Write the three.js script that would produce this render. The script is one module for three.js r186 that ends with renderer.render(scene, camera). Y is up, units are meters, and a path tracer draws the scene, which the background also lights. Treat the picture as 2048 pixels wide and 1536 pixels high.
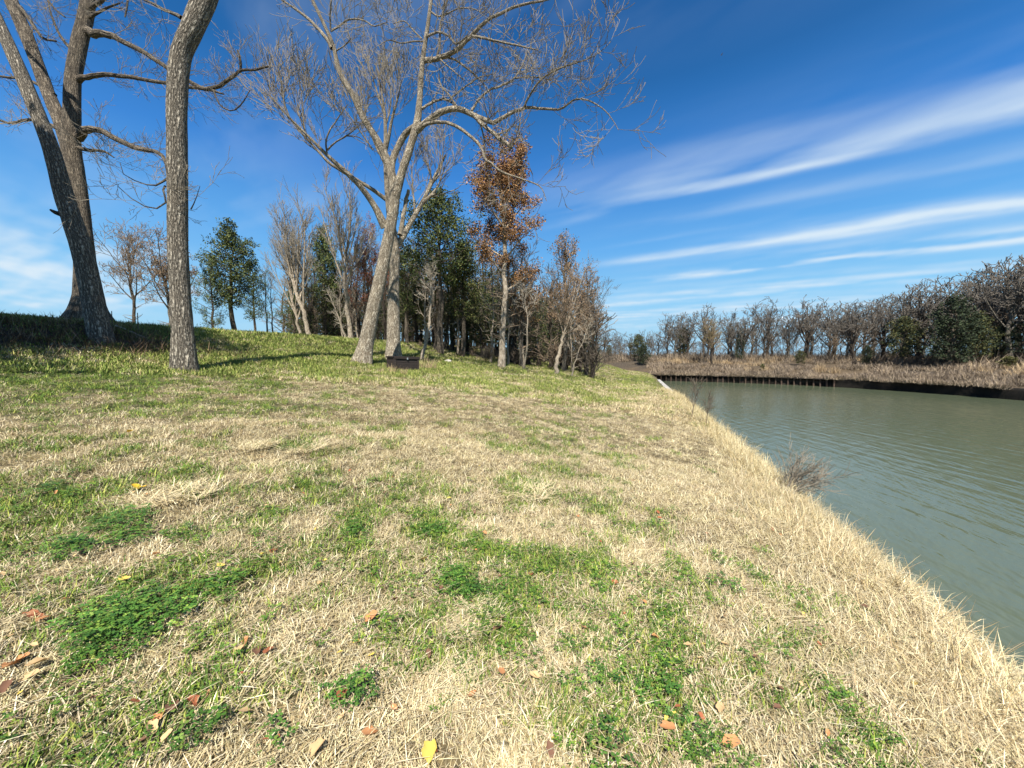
import * as THREE from 'three';

// ---------------------------------------------------------------- camera, sky, sun, exposure
const scene = new THREE.Scene();
const EYE = 1.6, PITCH = 0.069;
const camera = new THREE.PerspectiveCamera(90, 4 / 3, 0.05, 1500);
camera.position.set(0, EYE, 0);
camera.rotation.set(-PITCH, 0, 0);
const EXPOSURE = 1.72;
const SUN = new THREE.Vector3(-0.03, 1.18, 0.995).normalize();

function hash(x, y, s) { let h = Math.imul(x | 0, 374761393) ^ Math.imul(y | 0, 668265263) ^ Math.imul(s | 0, 2147483647 ^ 40503); h = Math.imul(h ^ (h >>> 13), 1274126177); h ^= h >>> 16; h = Math.imul(h, 2246822519); h ^= h >>> 13; return (h >>> 0) / 4294967296; }
const mod = (a, n) => ((a % n) + n) % n;
function vn(x, y, s = 0, px = 0, py = 0) {               // value noise, periodic when px, py are given
  let xi = Math.floor(x), yi = Math.floor(y); const fx = x - xi, fy = y - yi;
  const ux = fx * fx * (3 - 2 * fx), uy = fy * fy * (3 - 2 * fy);
  let x1 = xi + 1, y1 = yi + 1;
  if (px) { xi = mod(xi, px); x1 = mod(x1, px); } if (py) { yi = mod(yi, py); y1 = mod(y1, py); }
  const a = hash(xi, yi, s), b = hash(x1, yi, s), c = hash(xi, y1, s), d = hash(x1, y1, s);
  return a + (b - a) * ux + (c - a) * uy + (a - b - c + d) * ux * uy;
}
function fbm(x, y, s = 0, o = 4, px = 0, py = 0) { let v = 0, a = 0.5, t = 0; for (let i = 0; i < o; i++) { v += a * vn(x, y, s + i * 17, px, py); t += a; x *= 2; y *= 2; px *= 2; py *= 2; a *= 0.5; } return v / t; }
const clamp = (x, a = 0, b = 1) => Math.min(b, Math.max(a, x));
const smooth = (a, b, x) => { const t = clamp((x - a) / (b - a)); return t * t * (3 - 2 * t); };
const lerp = (a, b, t) => a + (b - a) * t;
function RNG(seed) { let s = (seed * 2654435761) >>> 0 || 1; return () => { s = (s + 0x6D2B79F5) | 0; let t = Math.imul(s ^ (s >>> 15), 1 | s); t = (t + Math.imul(t ^ (t >>> 7), 61 | t)) ^ t; return ((t ^ (t >>> 14)) >>> 0) / 4294967296; }; }
const s2l = (c) => { c /= 255; return c <= 0.04045 ? c / 12.92 : Math.pow((c + 0.055) / 1.055, 2.4); };
const lin = (r, g, b) => [s2l(r), s2l(g), s2l(b)];
function table(T) { return (x) => { if (x <= T[0][0]) return T[0][1]; for (let i = 1; i < T.length; i++) if (x <= T[i][0]) { const [x0, y0] = T[i - 1], [x1, y1] = T[i], h = x1 - x0, t = (x - x0) / h; const m0 = i > 1 ? (y1 - T[i - 2][1]) / (x1 - T[i - 2][0]) : (y1 - y0) / h, m1 = i < T.length - 1 ? (T[i + 1][1] - y0) / (T[i + 1][0] - x0) : (y1 - y0) / h; const t2 = t * t, t3 = t2 * t; return (2 * t3 - 3 * t2 + 1) * y0 + (t3 - 2 * t2 + t) * h * m0 + (-2 * t3 + 3 * t2) * y1 + (t3 - t2) * h * m1; } return T[T.length - 1][1]; }; }

{ // clear winter sky with bands of cirrus on a high flat layer
  const W = 2048, Hh = 1024, data = new Float32Array(W * Hh * 4);
  const stops = [[-90, 120, 160, 190], [-1, 165, 205, 232], [3, 170, 218, 246], [8, 144, 207, 249], [15, 104, 176, 240], [24, 64, 136, 216], [33, 40, 105, 173], [45, 28, 86, 150], [90, 24, 76, 138]].map(([e, ...c]) => [e, ...lin(...c)]);
  const base = (e) => { for (let i = 1; i < stops.length; i++) if (e <= stops[i][0]) { const a = stops[i - 1], b = stops[i], t = (e - a[0]) / (b[0] - a[0]); return [1, 2, 3].map((k) => lerp(a[k], b[k], t)); } return stops[stops.length - 1].slice(1); };
  // [q, sharp side width, soft side width, opacity, s from, s to]
  const bands = [[2.56, 0.05, 0.5, 0.34, -1.9, 9], [2.58, 0.06, 0.13, 0.24, -1.9, 4.5], [2.0, 0.4, 0.6, 0.36, 0.2, 9], [3.0, 0.08, 0.2, 0.16, -1.8, 2.5], [4.0, 0.08, 0.22, 0.48, -2.2, 9], [4.15, 0.09, 0.6, 0.40, -1.0, 9], [3.35, 0.05, 0.10, 0.10, -2, 3], [5.12, 0.12, 0.34, 0.6, -1.9, 9], [5.25, 0.12, 0.75, 0.45, -2.0, 9], [7.0, 0.4, 1.0, 0.6, -9, 12], [9.4, 0.7, 1.4, 0.65, -12, 14], [13, 1, 2, 0.5, -20, 20],
    [0.75, 0.7, 0.8, 0.55, -13, -4.2], [0.35, 0.35, 0.9, 0.30, -8, -3.2], [1.9, 0.4, 0.7, 0.4, -14, -6], [-2.2, 0.9, 1.0, 0.42, -13, -4.4], [1.4, 0.2, 0.7, 0.16, -4.2, -1.6], [2.9, 0.3, 0.6, 0.14, -4.5, -1.8], [-4.5, 0.5, 1.6, 0.4, -14, -5], [0.9, 0.1, 0.25, 0.10, -0.6, 0.9]];
  for (let j = 0; j < Hh; j++) for (let i = 0; i < W; i++) {
    const el = ((j + 0.5) / Hh - 0.5) * Math.PI, az = ((i + 0.5) / W - 0.5) * 2 * Math.PI;
    const y = Math.sin(el), ch = Math.cos(el), x = ch * Math.cos(az), z = ch * Math.sin(az);
    const c = base(el * 180 / Math.PI);
    const sd = x * SUN.x + y * SUN.y + z * SUN.z;
    const au = 0.10 * Math.pow(Math.max(0, sd), 6) + 0.5 * Math.pow(Math.max(0, sd), 60);
    c[0] += au; c[1] += au * 0.98; c[2] += au * 0.92;
    if (y > 0.02) {
      const px = x / y, pz = -z / y, q0 = px * 0.57 + pz * 0.82, s0 = px * 0.82 - pz * 0.57;
      const wob = (fbm(s0 * 0.5, q0 * 0.5, 5, 3) - 0.5) * 0.35;
      const q = q0 + wob;
      let cov = 0;
      const streak = fbm(s0 * 0.5 + q0 * 0.9, q0 * 3.6 - s0 * 0.55, 31, 6), wisp = fbm(s0 * 1.5 + q0 * 3.4, q0 * 1.6 - s0 * 1.1, 77, 6);
      for (const [b, w1, w2, op, sa, sb] of bands) {
        const dq = q - b; if (dq > 2.2 * w1 || dq < -2.6 * w2) continue;
        const f = dq > 0 ? Math.exp(-(dq / w1) * (dq / w1)) : Math.exp(-(dq / w2) * (dq / w2));
        const along = smooth(sa, sa + 1.3, s0) * (1 - smooth(sb - 1.5, sb, s0));
        cov += op * f * along * Math.max(0, 0.12 + 1.1 * smooth(0.28, 0.72, streak) * (0.5 + 0.9 * wisp) + 1.3 * (wisp - 0.5));
      }
      const veil = smooth(0.47, 0.85, fbm(s0 * 0.16 + 3, q0 * 0.5, 91, 4)) * 0.22 * smooth(0.3, 0.7, wisp);
      cov = clamp(1 - (1 - clamp(cov)) * (1 - veil), 0, 0.93) * smooth(0.02, 0.09, y);
      const w = lin(222, 238, 250);
      for (let k = 0; k < 3; k++) c[k] = lerp(c[k], w[k], cov);
    }
    const o = (j * W + i) * 4; for (let k = 0; k < 3; k++) data[o + k] = c[k] / EXPOSURE; data[o + 3] = 1;
  }
  const t = new THREE.DataTexture(data, W, Hh, THREE.RGBAFormat, THREE.FloatType);
  t.mapping = THREE.EquirectangularReflectionMapping; t.magFilter = THREE.LinearFilter; t.minFilter = THREE.LinearFilter; t.wrapS = THREE.RepeatWrapping; t.needsUpdate = true;
  scene.background = t; scene.environment = t;
}
const sun = new THREE.DirectionalLight(new THREE.Color().setRGB(1, 0.95, 0.86), 4.9);
sun.position.copy(SUN).multiplyScalar(120); sun.castShadow = true; sun.shadow.mapSize.set(4096, 4096);
Object.assign(sun.shadow.camera, { left: -70, right: 70, top: 70, bottom: -70, near: 1, far: 300 });
scene.add(sun, sun.target);

// ---------------------------------------------------------------- terrain functions
// the near bank is a straight line: d = metres inland of its edge, s = metres along it
const ED = [0.303, -0.953], NL = [-0.953, -0.303], E0 = 2.4;
const dOf = (x, z) => (x - E0) * NL[0] + z * NL[1], sOf = (x, z) => (x - E0) * ED[0] + z * ED[1];
const fromDS = (d, s) => [E0 + d * NL[0] + s * ED[0], d * NL[1] + s * ED[1]];
const prof = table([[-3, -3], [-2, -2.6], [-1.1, -1.7], [-0.5, -1.02], [0, -0.48], [0.6, -0.25], [1.5, -0.07], [2.3, 0], [3.3, 0.1], [5.9, 0.5], [9, 0.87], [11.5, 1.17], [13, 1.42], [15.4, 1.98], [17.5, 2.52], [19.5, 2.78], [22, 2.62], [30, 2.2], [60, 1.5], [300, 0.8]]);
function ground(x, z) {
  const d = dOf(x, z), s = sOf(x, z);
  let h = prof(d) + (fbm(x * 0.5 + 9, z * 0.5, 3, 3) - 0.5) * 0.10 * smooth(-1, 2, d) + (fbm(x * 2.3, z * 2.3, 4, 2) - 0.5) * 0.05;
  const low = smooth(19, 27, s) * (1 - smooth(3.5, 7, d));
  h -= low * 0.34 * smooth(-0.6, 0.2, d);
  return h;
}
const shore = [[46, 60], [43, 10], [40, -12], [38.2, -25], [37.9, -32], [36.4, -38.5], [32.5, -45], [27, -49.4], [21.5, -52.2], [14, -56.5], [4, -61], [-10, -67], [-40, -80]];
const shoreCurve = new THREE.CatmullRomCurve3(shore.map(([x, z]) => new THREE.Vector3(x, 0, z)), false, 'catmullrom', 0.5);
const SHN = 170, shorePts = shoreCurve.getSpacedPoints(SHN);
const shoreNor = shorePts.map((p, i) => { const a = shorePts[Math.max(0, i - 2)], b = shorePts[Math.min(SHN, i + 2)], dx = b.x - a.x, dz = b.z - a.z, l = Math.hypot(dx, dz); return [-dz / l, dx / l]; });
const farProf = table([[0, -0.74], [0.7, -0.62], [3, -0.2], [6, 0.35], [10, 0.9], [14, 1.1], [30, 1.2], [220, 2.2]]);
function farDist(x, z) { let m = 1e9, k = 0; for (let i = 0; i <= SHN; i++) { const q = (shorePts[i].x - x) ** 2 + (shorePts[i].z - z) ** 2; if (q < m) { m = q; k = i; } } const n = shoreNor[k]; return Math.sign((x - shorePts[k].x) * n[0] + (z - shorePts[k].z) * n[1]) * Math.sqrt(m); }
const farH = (x, z, f) => farProf(f) + (fbm(x * 0.35, z * 0.35, 8, 3) - 0.5) * 0.5 * smooth(0.5, 4, f);
function landH(x, z) { const f = farDist(x, z); return Math.max(ground(x, z), f > 0 ? farH(x, z, f) : -9); }
// a point of the photograph at a depth in front of the eye, as a place in the world
const CP = Math.cos(PITCH), SP = Math.sin(PITCH);
function at(u, v, t) { const X = (u - 1024) / 768, Y = (768 - v) / 768; return new THREE.Vector3(X * t, EYE + t * (Y * CP - SP), -t * (CP + Y * SP)); }
function onGround(u, v) { const a = at(u, v, 1), o = new THREE.Vector3(0, EYE, 0), dir = a.sub(o); let t = 0.5; for (; t < 80; t += 0.02) { const p = o.clone().addScaledVector(dir, t); if (p.y <= ground(p.x, p.z)) return p; } return o.clone().addScaledVector(dir, t); }
const rad = (px, u, t) => px / 768 * t * Math.cos(Math.atan((u - 1024) / 768));

// ---------------------------------------------------------------- helpers: names, tags, meshes
const taken = {};
function numbered(n) { if (!(n in taken)) { taken[n] = 0; return n; } return n + '_' + String(++taken[n]).padStart(3, '0'); }
function tag(o, label, category, group, kind) { if (label) o.userData.label = label; if (category) o.userData.category = category; if (group) o.userData.group = group; if (kind) o.userData.kind = kind; return o; }
function base(name, p, label, category, group) { const g = new THREE.Group(); g.name = numbered(name); g.position.set(p.x, p.y, p.z); scene.add(g); return tag(g, label, category, group); }
const V = (x, y, z) => new THREE.Vector3(x, y, z);
class MB {
  constructor(origin) { this.p = []; this.n = []; this.u = []; this.c = []; this.i = []; this.o = origin || V(0, 0, 0); }
  v(x, y, z, nx, ny, nz, u, w, c) { this.p.push(x - this.o.x, y - this.o.y, z - this.o.z); this.n.push(nx, ny, nz); this.u.push(u, w); if (c) this.c.push(c[0], c[1], c[2]); return this.p.length / 3 - 1; }
  tri(a, b, c) { this.i.push(a, b, c); }
  tube(P, R, sides, o = {}) {
    const N = P.length; if (N < 2) return;
    let T = P[1].clone().sub(P[0]).normalize(), ref = Math.abs(T.y) < 0.9 ? V(0, 1, 0) : V(1, 0, 0);
    let A = V(0, 0, 0).crossVectors(T, ref).normalize(), B = V(0, 0, 0).crossVectors(T, A);
    let len = o.len0 || 0; const turns = Math.max(1, Math.round(2 * Math.PI * R[0] / 0.9)) * 0.9, first = this.p.length / 3;
    for (let k = 0; k < N; k++) {
      const a = P[Math.max(0, k - 1)], b = P[Math.min(N - 1, k + 1)], Tn = b.clone().sub(a); if (Tn.lengthSq() < 1e-12) Tn.copy(T); Tn.normalize();
      A.addScaledVector(Tn, -A.dot(Tn)).normalize(); B.crossVectors(Tn, A); T = Tn;
      if (k) len += P[k].distanceTo(P[k - 1]);
      for (let j = 0; j <= sides; j++) {
        const th = j / sides * 2 * Math.PI, c = Math.cos(th), s = Math.sin(th), nx = A.x * c + B.x * s, ny = A.y * c + B.y * s, nz = A.z * c + B.z * s;
        const r = R[k] * (o.disp ? 1 + o.disp(th, len, R[k], k / (N - 1)) : 1);
        this.v(P[k].x + nx * r, P[k].y + ny * r, P[k].z + nz * r, nx, ny, nz, (o.uo || 0) + j / sides * turns, len, o.color);
      }
    }
    const w = sides + 1;
    for (let k = 0; k < N - 1; k++) for (let j = 0; j < sides; j++) { const q = first + k * w + j; this.i.push(q, q + 1, q + w, q + 1, q + w + 1, q + w); }
    if (o.cap) { const e = this.v(P[N - 1].x + T.x * R[N - 1] * 0.4, P[N - 1].y + T.y * R[N - 1] * 0.4, P[N - 1].z + T.z * R[N - 1] * 0.4, T.x, T.y, T.z, 0, len, o.color), q = first + (N - 1) * w; for (let j = 0; j < sides; j++) this.i.push(q + j, q + j + 1, e); }
  }
  geo(recompute) { const g = new THREE.BufferGeometry(); g.setAttribute('position', new THREE.Float32BufferAttribute(this.p, 3)); g.setAttribute('normal', new THREE.Float32BufferAttribute(this.n, 3)); g.setAttribute('uv', new THREE.Float32BufferAttribute(this.u, 2)); if (this.c.length) g.setAttribute('color', new THREE.Float32BufferAttribute(this.c, 3)); g.setIndex(this.i); if (recompute) g.computeVertexNormals(); return g; }
  build(name, mat, parent, recompute) { const m = new THREE.Mesh(this.geo(recompute), mat); m.name = name; m.castShadow = m.receiveShadow = true; parent.add(m); return m; }
}
function box(w, h, d, x, y, z, rot) { const g = new THREE.BoxGeometry(w, h, d); if (rot) g.rotateY(rot); g.translate(x, y, z); return g; }
function mesh(name, g, m, parent = scene) { const o = new THREE.Mesh(g, m); o.name = parent === scene ? numbered(name) : name; o.castShadow = o.receiveShadow = true; parent.add(o); return o; }

// ---------------------------------------------------------------- textures and materials
function tex(W, Hh, fn, srgb, rx = 1, ry = 1) {
  const d = new Uint8Array(W * Hh * 4);
  for (let j = 0; j < Hh; j++) for (let i = 0; i < W; i++) { const c = fn(i / W, j / Hh), o = (j * W + i) * 4; for (let k = 0; k < 3; k++) d[o + k] = clamp(Array.isArray(c) ? c[k] : c) * 255; d[o + 3] = 255; }
  const t = new THREE.DataTexture(d, W, Hh); t.wrapS = t.wrapT = THREE.RepeatWrapping; t.magFilter = THREE.LinearFilter; t.minFilter = THREE.LinearMipmapLinearFilter; t.generateMipmaps = true; if (srgb) t.colorSpace = THREE.SRGBColorSpace; t.repeat.set(rx, ry); t.needsUpdate = true; return t;
}
function barkHeight(u, v, s, nu, nv) {                    // interlacing furrowed plates
  const wx = (fbm(u * 6, v * 6, s + 3, 3, 6, 6) - 0.5) * 1.4;
  const a = Math.abs(fbm(u * nu + wx, v * nv + wx * 0.6, s, 3, nu, nv) - 0.5) * 2, b = Math.abs(fbm(u * nu * 2, v * nv * 3 + wx, s + 9, 3, nu * 2, nv * 3) - 0.5) * 2;
  return clamp(0.15 + 1.5 * a + 0.55 * b - 0.1);
}
function bark(seed, nu, nv, cols, bump, rough = 0.95) {
  const W = 512, N = 512, hgt = new Float32Array(W * N);
  for (let j = 0; j < N; j++) for (let i = 0; i < W; i++) hgt[j * W + i] = barkHeight(i / W, j / N, seed, nu, nv);
  const H2 = (u, v) => hgt[(Math.floor(v * N) % N) * W + (Math.floor(u * W) % W)];
  const map = tex(W, N, (u, v) => { const h = H2(u, v), f = fbm(u * 40, v * 40, seed + 50, 3, 40, 40), p = fbm(u * 7, v * 7, seed + 70, 3, 7, 7), flake = smooth(0.46, 0.66, fbm(u * 58, v * 24, seed + 90, 3, 58, 24)); const k = clamp(0.55 * h + 0.5 * (f - 0.3)); return [0, 1, 2].map((q) => { let c = lerp(cols[0][q], cols[1][q], k); c = lerp(c, cols[2][q], flake * smooth(0.25, 0.6, h) * 0.65); return (c * (0.8 + 0.4 * p)) / 255; }); }, true, 1 / 0.9, 1 / 1.1);
  const bm = tex(W, N, (u, v) => clamp(H2(u, v) * 0.8 + 0.2 * fbm(u * 48, v * 48, seed + 21, 2, 48, 48)), false, 1 / 0.9, 1 / 1.1);
  return new THREE.MeshStandardMaterial({ map, bumpMap: bm, bumpScale: bump, roughness: rough });
}
const M = {};
M.barkGrey = bark(11, 20, 5, [[62, 56, 48], [146, 137, 121], [204, 195, 177]], 0.045);
M.barkBrown = bark(23, 18, 5, [[58, 50, 41], [130, 118, 101], [176, 163, 142]], 0.04);
M.barkPale = bark(37, 24, 13, [[88, 77, 62], [178, 166, 144], [236, 228, 208]], 0.025);
M.barkWhite = bark(53, 16, 5, [[120, 106, 88], [190, 176, 154], [232, 222, 204]], 0.015);
M.barkDark = bark(41, 12, 4, [[40, 34, 28], [76, 66, 55], [104, 94, 81]], 0.02);
const plain = (r, g, b, rough = 0.95) => new THREE.MeshStandardMaterial({ color: new THREE.Color().setRGB(...lin(r, g, b)), roughness: rough });
M.twig = plain(134, 125, 110); M.twigDark = plain(98, 88, 76); M.twigPale = plain(190, 178, 158); M.twigWarm = plain(136, 118, 98); M.twigFar = plain(106, 99, 90);
M.leaf = new THREE.MeshStandardMaterial({ vertexColors: true, roughness: 0.85, side: THREE.DoubleSide });
M.blade = new THREE.MeshStandardMaterial({ vertexColors: true, roughness: 0.9, side: THREE.DoubleSide });
M.clover = new THREE.MeshStandardMaterial({ vertexColors: true, roughness: 0.6, side: THREE.DoubleSide });
M.bird = plain(24, 22, 22, 0.8);

console.log('materials');
// ---------------------------------------------------------------- ground, far bank, water
// how green the turf is at a place, and where clover grows
const cloverSpots = [[262, 1058, 150, 62], [170, 1085, 60, 30], [300, 1228, 185, 92], [420, 1190, 80, 35], [740, 1070, 80, 48], [855, 1040, 50, 34], [628, 1140, 90, 40], [935, 1185, 95, 38], [1060, 1190, 60, 25], [30, 1122, 62, 34], [1290, 1400, 140, 70], [1400, 1460, 120, 80], [1190, 1490, 110, 50], [690, 1335, 90, 45], [700, 1395, 45, 40], [60, 1490, 100, 50], [560, 1500, 120, 46], [1400, 1160, 85, 60], [1060, 1440, 90, 60], [330, 1470, 120, 45], [110, 1370, 60, 30], [530, 1090, 40, 24], [455, 935, 60, 18], [340, 730, 140, 22], [90, 985, 70, 22], [700, 930, 60, 14], [560, 905, 60, 14]].map(([u, v, w, h]) => {
  const c = onGround(u, v), a = onGround(u - w, v), b = onGround(u + w, v), f = onGround(u, v - h), n = onGround(u, v + h);
  return [c.x, c.z, Math.hypot(b.x - a.x, b.z - a.z) / 2, Math.hypot(f.x - n.x, f.z - n.z) / 2];
});
function cloverAt(x, z) { let m = 0; cloverSpots.forEach(([cx, cz, a, b], k) => { const dx = (x - cx) / a, dz = (z - cz) / b, q = dx * dx + dz * dz; if (q < 2.4) m = Math.max(m, (1.0 - q * 1.25) * (k < 4 ? 1 : 0.42)); }); if (m <= 0) return 0; return 0.82 * smooth(0.15, 1.1, m * 1.0 + (fbm(x * 5, z * 5, 61, 4) - 0.5) * 2.2); }
function greenAt(x, z) {
  const d = dOf(x, z), s = sOf(x, z), r = -z;
  let g = 0.37 + (fbm(x * 0.8, z * 0.8, 14, 3) - 0.5) * 1.1 + (fbm(x * 3.1, z * 3.1, 15, 4) - 0.5) * 1.9;
  g += 0.22 * smooth(9, 17, r) * smooth(1.5, 5, d) + 0.5 * smooth(8, 12.5, d) * (1 - smooth(17, 22, d)) * (1 - smooth(20, 30, r));
  g -= 0.42 * (1 - smooth(1.0, 3.2, d)) * (1 - smooth(24, 30, s));
  g -= 0.32 * smooth(2.6, 5, r) * (1 - smooth(9, 14, r)) * (1 - smooth(7.5, 10, d));
  g += 0.7 * smooth(27, 30, s) * (1 - smooth(41, 46, s)) * smooth(0, 0.6, d) * (1 - smooth(2.6, 4, d));
  return clamp(g);
}
const litterAt = (x, z) => { const d = dOf(x, z); return smooth(13.4, 15, d + (fbm(x, z, 77, 3) - 0.5) * 2) * (1 - smooth(17.2, 18.6, d)) * (1 - smooth(-7.4, -6.2, x)) * (1 - smooth(10.5, 13.5, -z)); };
function axis(a, b, fine0, fine1, st, grow, most) { const L = [fine0]; let x = fine0, h = st; while (x < fine1) { x += st; L.push(x); } h = st; while (x < b) { h = Math.min(h * grow, most); x += h; L.push(x); } x = fine0; h = st; const Q = []; while (x > a) { h = Math.min(h * grow, most); x -= h; Q.unshift(x); } return Q.concat(L); }
const grainTex = tex(512, 512, (u, v) => { const a = fbm(u * 90, v * 90, 1, 2, 90, 90), b = fbm(u * 16, v * 16, 2, 3, 16, 16); const k = 0.62 + 0.5 * (a - 0.5) + 0.3 * (b - 0.5); return [k, k * 0.99, k * 0.97]; }, true, 1 / 1.7, 1 / 1.7);
const grainBump = tex(512, 512, (u, v) => fbm(u * 70, v * 70, 5, 3, 70, 70), false, 1 / 1.7, 1 / 1.7);
M.ground = new THREE.MeshStandardMaterial({ vertexColors: true, map: grainTex, bumpMap: grainBump, bumpScale: 0.02, roughness: 1 });
const DRYG = lin(196, 176, 128), GRNG = lin(120, 136, 60), LIT = lin(94, 77, 59), MUD = lin(86, 76, 58);
function sheet(As, Bs, place, color) {
  const mb = new MB(), nb = Bs.length;
  for (const a of As) for (const b of Bs) { const [x, y, z] = place(a, b); mb.v(x, y, z, 0, 1, 0, x, z, color(x, y, z, a, b)); }
  for (let i = 0; i < As.length - 1; i++) for (let j = 0; j < nb - 1; j++) { const q = i * nb + j; mb.i.push(q, q + 1, q + nb, q + 1, q + nb + 1, q + nb); }
  return mb;
}
{
  const As = axis(-420, 420, -3, 21, 0.2, 1.16, 40), Bs = axis(-220, 460, -3, 9, 0.2, 1.09, 40);
  const mb = sheet(As, Bs, (d, s) => { const [x, z] = fromDS(d, s); return [x, ground(x, z), z]; }, (x, y, z, d) => {
    const g = greenAt(x, z), l = litterAt(x, z); let c = [0, 1, 2].map((k) => lerp(DRYG[k], GRNG[k], g));
    const soil = lin(96, 80, 56), k0 = 0.45 + 0.5 * fbm(x * 1.7, z * 1.7, 52, 4); c = c.map((q, k) => lerp(soil[k], q, k0));
    c = c.map((q, k) => lerp(q, LIT[k], l)); const w = 1 - smooth(-1.2, -0.3, d); return c.map((q, k) => lerp(q, MUD[k], w));
  });
  tag(mb.build('ground', M.ground, scene, true), null, null, null, 'structure');
  const Fs = [-0.12, -0.06, 0.02, 0.1, 0.3, 0.7, 1.2, 2, 3, 4, 5, 6, 7.5, 9, 11, 13, 16, 20, 26, 34, 50, 80, 130, 220];
  const fb = sheet([...Array(SHN + 1).keys()], Fs, (i, f) => { const x = shorePts[i].x + shoreNor[i][0] * f, z = shorePts[i].z + shoreNor[i][1] * f; const e = (fbm(x * 1.3, z * 1.3, 19, 3) - 0.5) * 0.45, q = f < 0.05 ? e : 0; return [x + shoreNor[i][0] * q, f < -0.1 ? -3 : f < 0 ? -1.35 : f < 0.05 ? -0.95 : farH(x, z, f), z + shoreNor[i][1] * q]; }, (x, y, z, i, f) => { if (f < 0.15) return lin(46, 39, 31); const a = lin(150, 128, 98), b = lin(120, 106, 88), t = lin(104, 88, 66); const k = fbm(x * 0.5, z * 0.5, 44, 3); let c = [0, 1, 2].map((q) => lerp(a[q], b[q], smooth(0.35, 0.65, k))); const w = smooth(10, 14, f); return c.map((q, n) => lerp(q, t[n], w)); });
  tag(fb.build('far_bank', M.ground, scene, true), null, null, null, 'structure');
}
{
  const N = 1024, hs = new Float32Array(N * N);
  const waves = []; const r = RNG(5);
  for (let i = 0; i < 70; i++) { const k = 6 + Math.floor(Math.pow(r(), 1.6) * 70), a = 0.45 + (r() - 0.5) * 1.5, kx = Math.round(Math.cos(a) * k), ky = Math.round(Math.sin(a) * k); waves.push([kx, ky, r() * 6.283, 1 / Math.pow(Math.hypot(kx, ky) + 1, 0.95)]); }
  const env = (u, v) => 0.55 + 0.9 * fbm(u * 5, v * 5, 9, 3, 5, 5);
  let mx = 0; for (let j = 0; j < N; j++) for (let i = 0; i < N; i++) { let h = 0; const u = i / N, v = j / N; for (const [kx, ky, p, a] of waves) h += a * Math.sin(2 * Math.PI * (kx * u + ky * v) + p); h *= env(u, v); hs[j * N + i] = h; mx = Math.max(mx, Math.abs(h)); }
  const wb = tex(N, N, (u, v) => 0.5 + 0.5 * hs[Math.round(v * N) % N * N + Math.round(u * N) % N] / mx, false, 1 / 6, 1 / 6);
  M.water = new THREE.MeshPhysicalMaterial({ color: new THREE.Color().setRGB(0.098, 0.118, 0.072), roughness: 0.14, ior: 1.33, bumpMap: wb, bumpScale: 0.03 });
  const mb = sheet([-14, 20, 60, 100], [-70, -30, 0, 40, 80], (x, z) => [x, -1.6, z - 20 + 20], () => [1, 1, 1]); mb.c = [];
  tag(mb.build('pond_water', M.water, scene, true), null, null, null, 'structure');
}
console.log('ground');

// ---------------------------------------------------------------- retaining wall across the pond, concrete seawall on the near side
{
  const wood = new THREE.MeshStandardMaterial({ color: new THREE.Color().setRGB(0.030, 0.022, 0.017), roughness: 0.85 }), pileM = new THREE.MeshStandardMaterial({ color: new THREE.Color().setRGB(0.075, 0.048, 0.034), roughness: 0.9 });
  const g = base('retaining_wall', V(0, 0, 0), 'dark timber retaining wall with upright piles along the far shore', 'retaining wall');
  const L = shoreCurve.getLength(), pileG = new THREE.CylinderGeometry(0.085, 0.095, 2.4, 8), n0 = Math.floor(L / 0.62), r = RNG(77);
  let prev = null;
  for (let i = 0; i <= n0; i++) {
    const q = shoreCurve.getPointAt(i / n0), T = shoreCurve.getTangentAt(i / n0), nx = -T.z, nz = T.x; if (q.x > 35 || q.x < 17) { prev = null; continue; }
    const yaw = Math.atan2(-T.z, T.x);
    const pl = mesh('pile', pileG, pileM, g); pl.position.set(q.x - nx * (0.16 + r() * 0.03), -2.05 + r() * 0.06, q.z - nz * 0.16); pl.rotation.set((r() - 0.5) * 0.05, r() * 3, (r() - 0.5) * 0.05);
    if (prev && i % 3 === 0) { const pr = prev, w = Math.hypot(q.x - pr.x, q.z - pr.z), cx = (q.x + pr.x) / 2, cz = (q.z + pr.z) / 2; for (let b = 0; b < 3; b++) mesh('plank', box(w - 0.012, 0.3, 0.06, 0, 0, 0), wood, g).position.set(cx + nx * (0.01 + r() * 0.012), -1.75 + b * 0.31, cz + nz * 0.01); for (let b = 0; b < 3; b++) g.children[g.children.length - 1 - b].rotation.y = yaw; const cp = mesh('cap', box(w + 0.02, 0.11, 0.5, 0, 0, 0), wood, g); cp.position.set(cx - nx * 0.14, -0.775, cz - nz * 0.14); cp.rotation.y = yaw; prev = q; }
    else if (!prev) { prev = q; }
  }
}
{
  const con = new THREE.MeshStandardMaterial({ color: new THREE.Color().setRGB(0.66, 0.63, 0.57), roughness: 0.85, map: tex(256, 256, (u, v) => 0.82 + 0.3 * (fbm(u * 8, v * 8, 3, 4, 8, 8) - 0.5), true), bumpMap: grainBump, bumpScale: 0.006 });
  const a = fromDS(-0.12, 27.5), b = fromDS(-0.12, 44), cx = (a[0] + b[0]) / 2, cz = (a[1] + b[1]) / 2, L = Math.hypot(a[0] - b[0], a[1] - b[1]);
  const g = base('concrete_seawall', V(cx, -2.6, cz), 'pale concrete seawall edging the lawn where it meets the water', 'seawall'); g.rotation.y = Math.atan2(-(b[1] - a[1]), b[0] - a[0]);
  mesh('wall', box(L, 1.64, 0.4, 0, 0.82, 0), con, g);
  const n = 5; for (let i = 0; i < n; i++) { const cp = mesh('coping_slab', box(L / n - 0.02, 0.16, 0.62, -L / 2 + (i + 0.5) * L / n, 1.722, 0), con, g); cp.position.y = (i % 2) * 0.008; }
}

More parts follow.
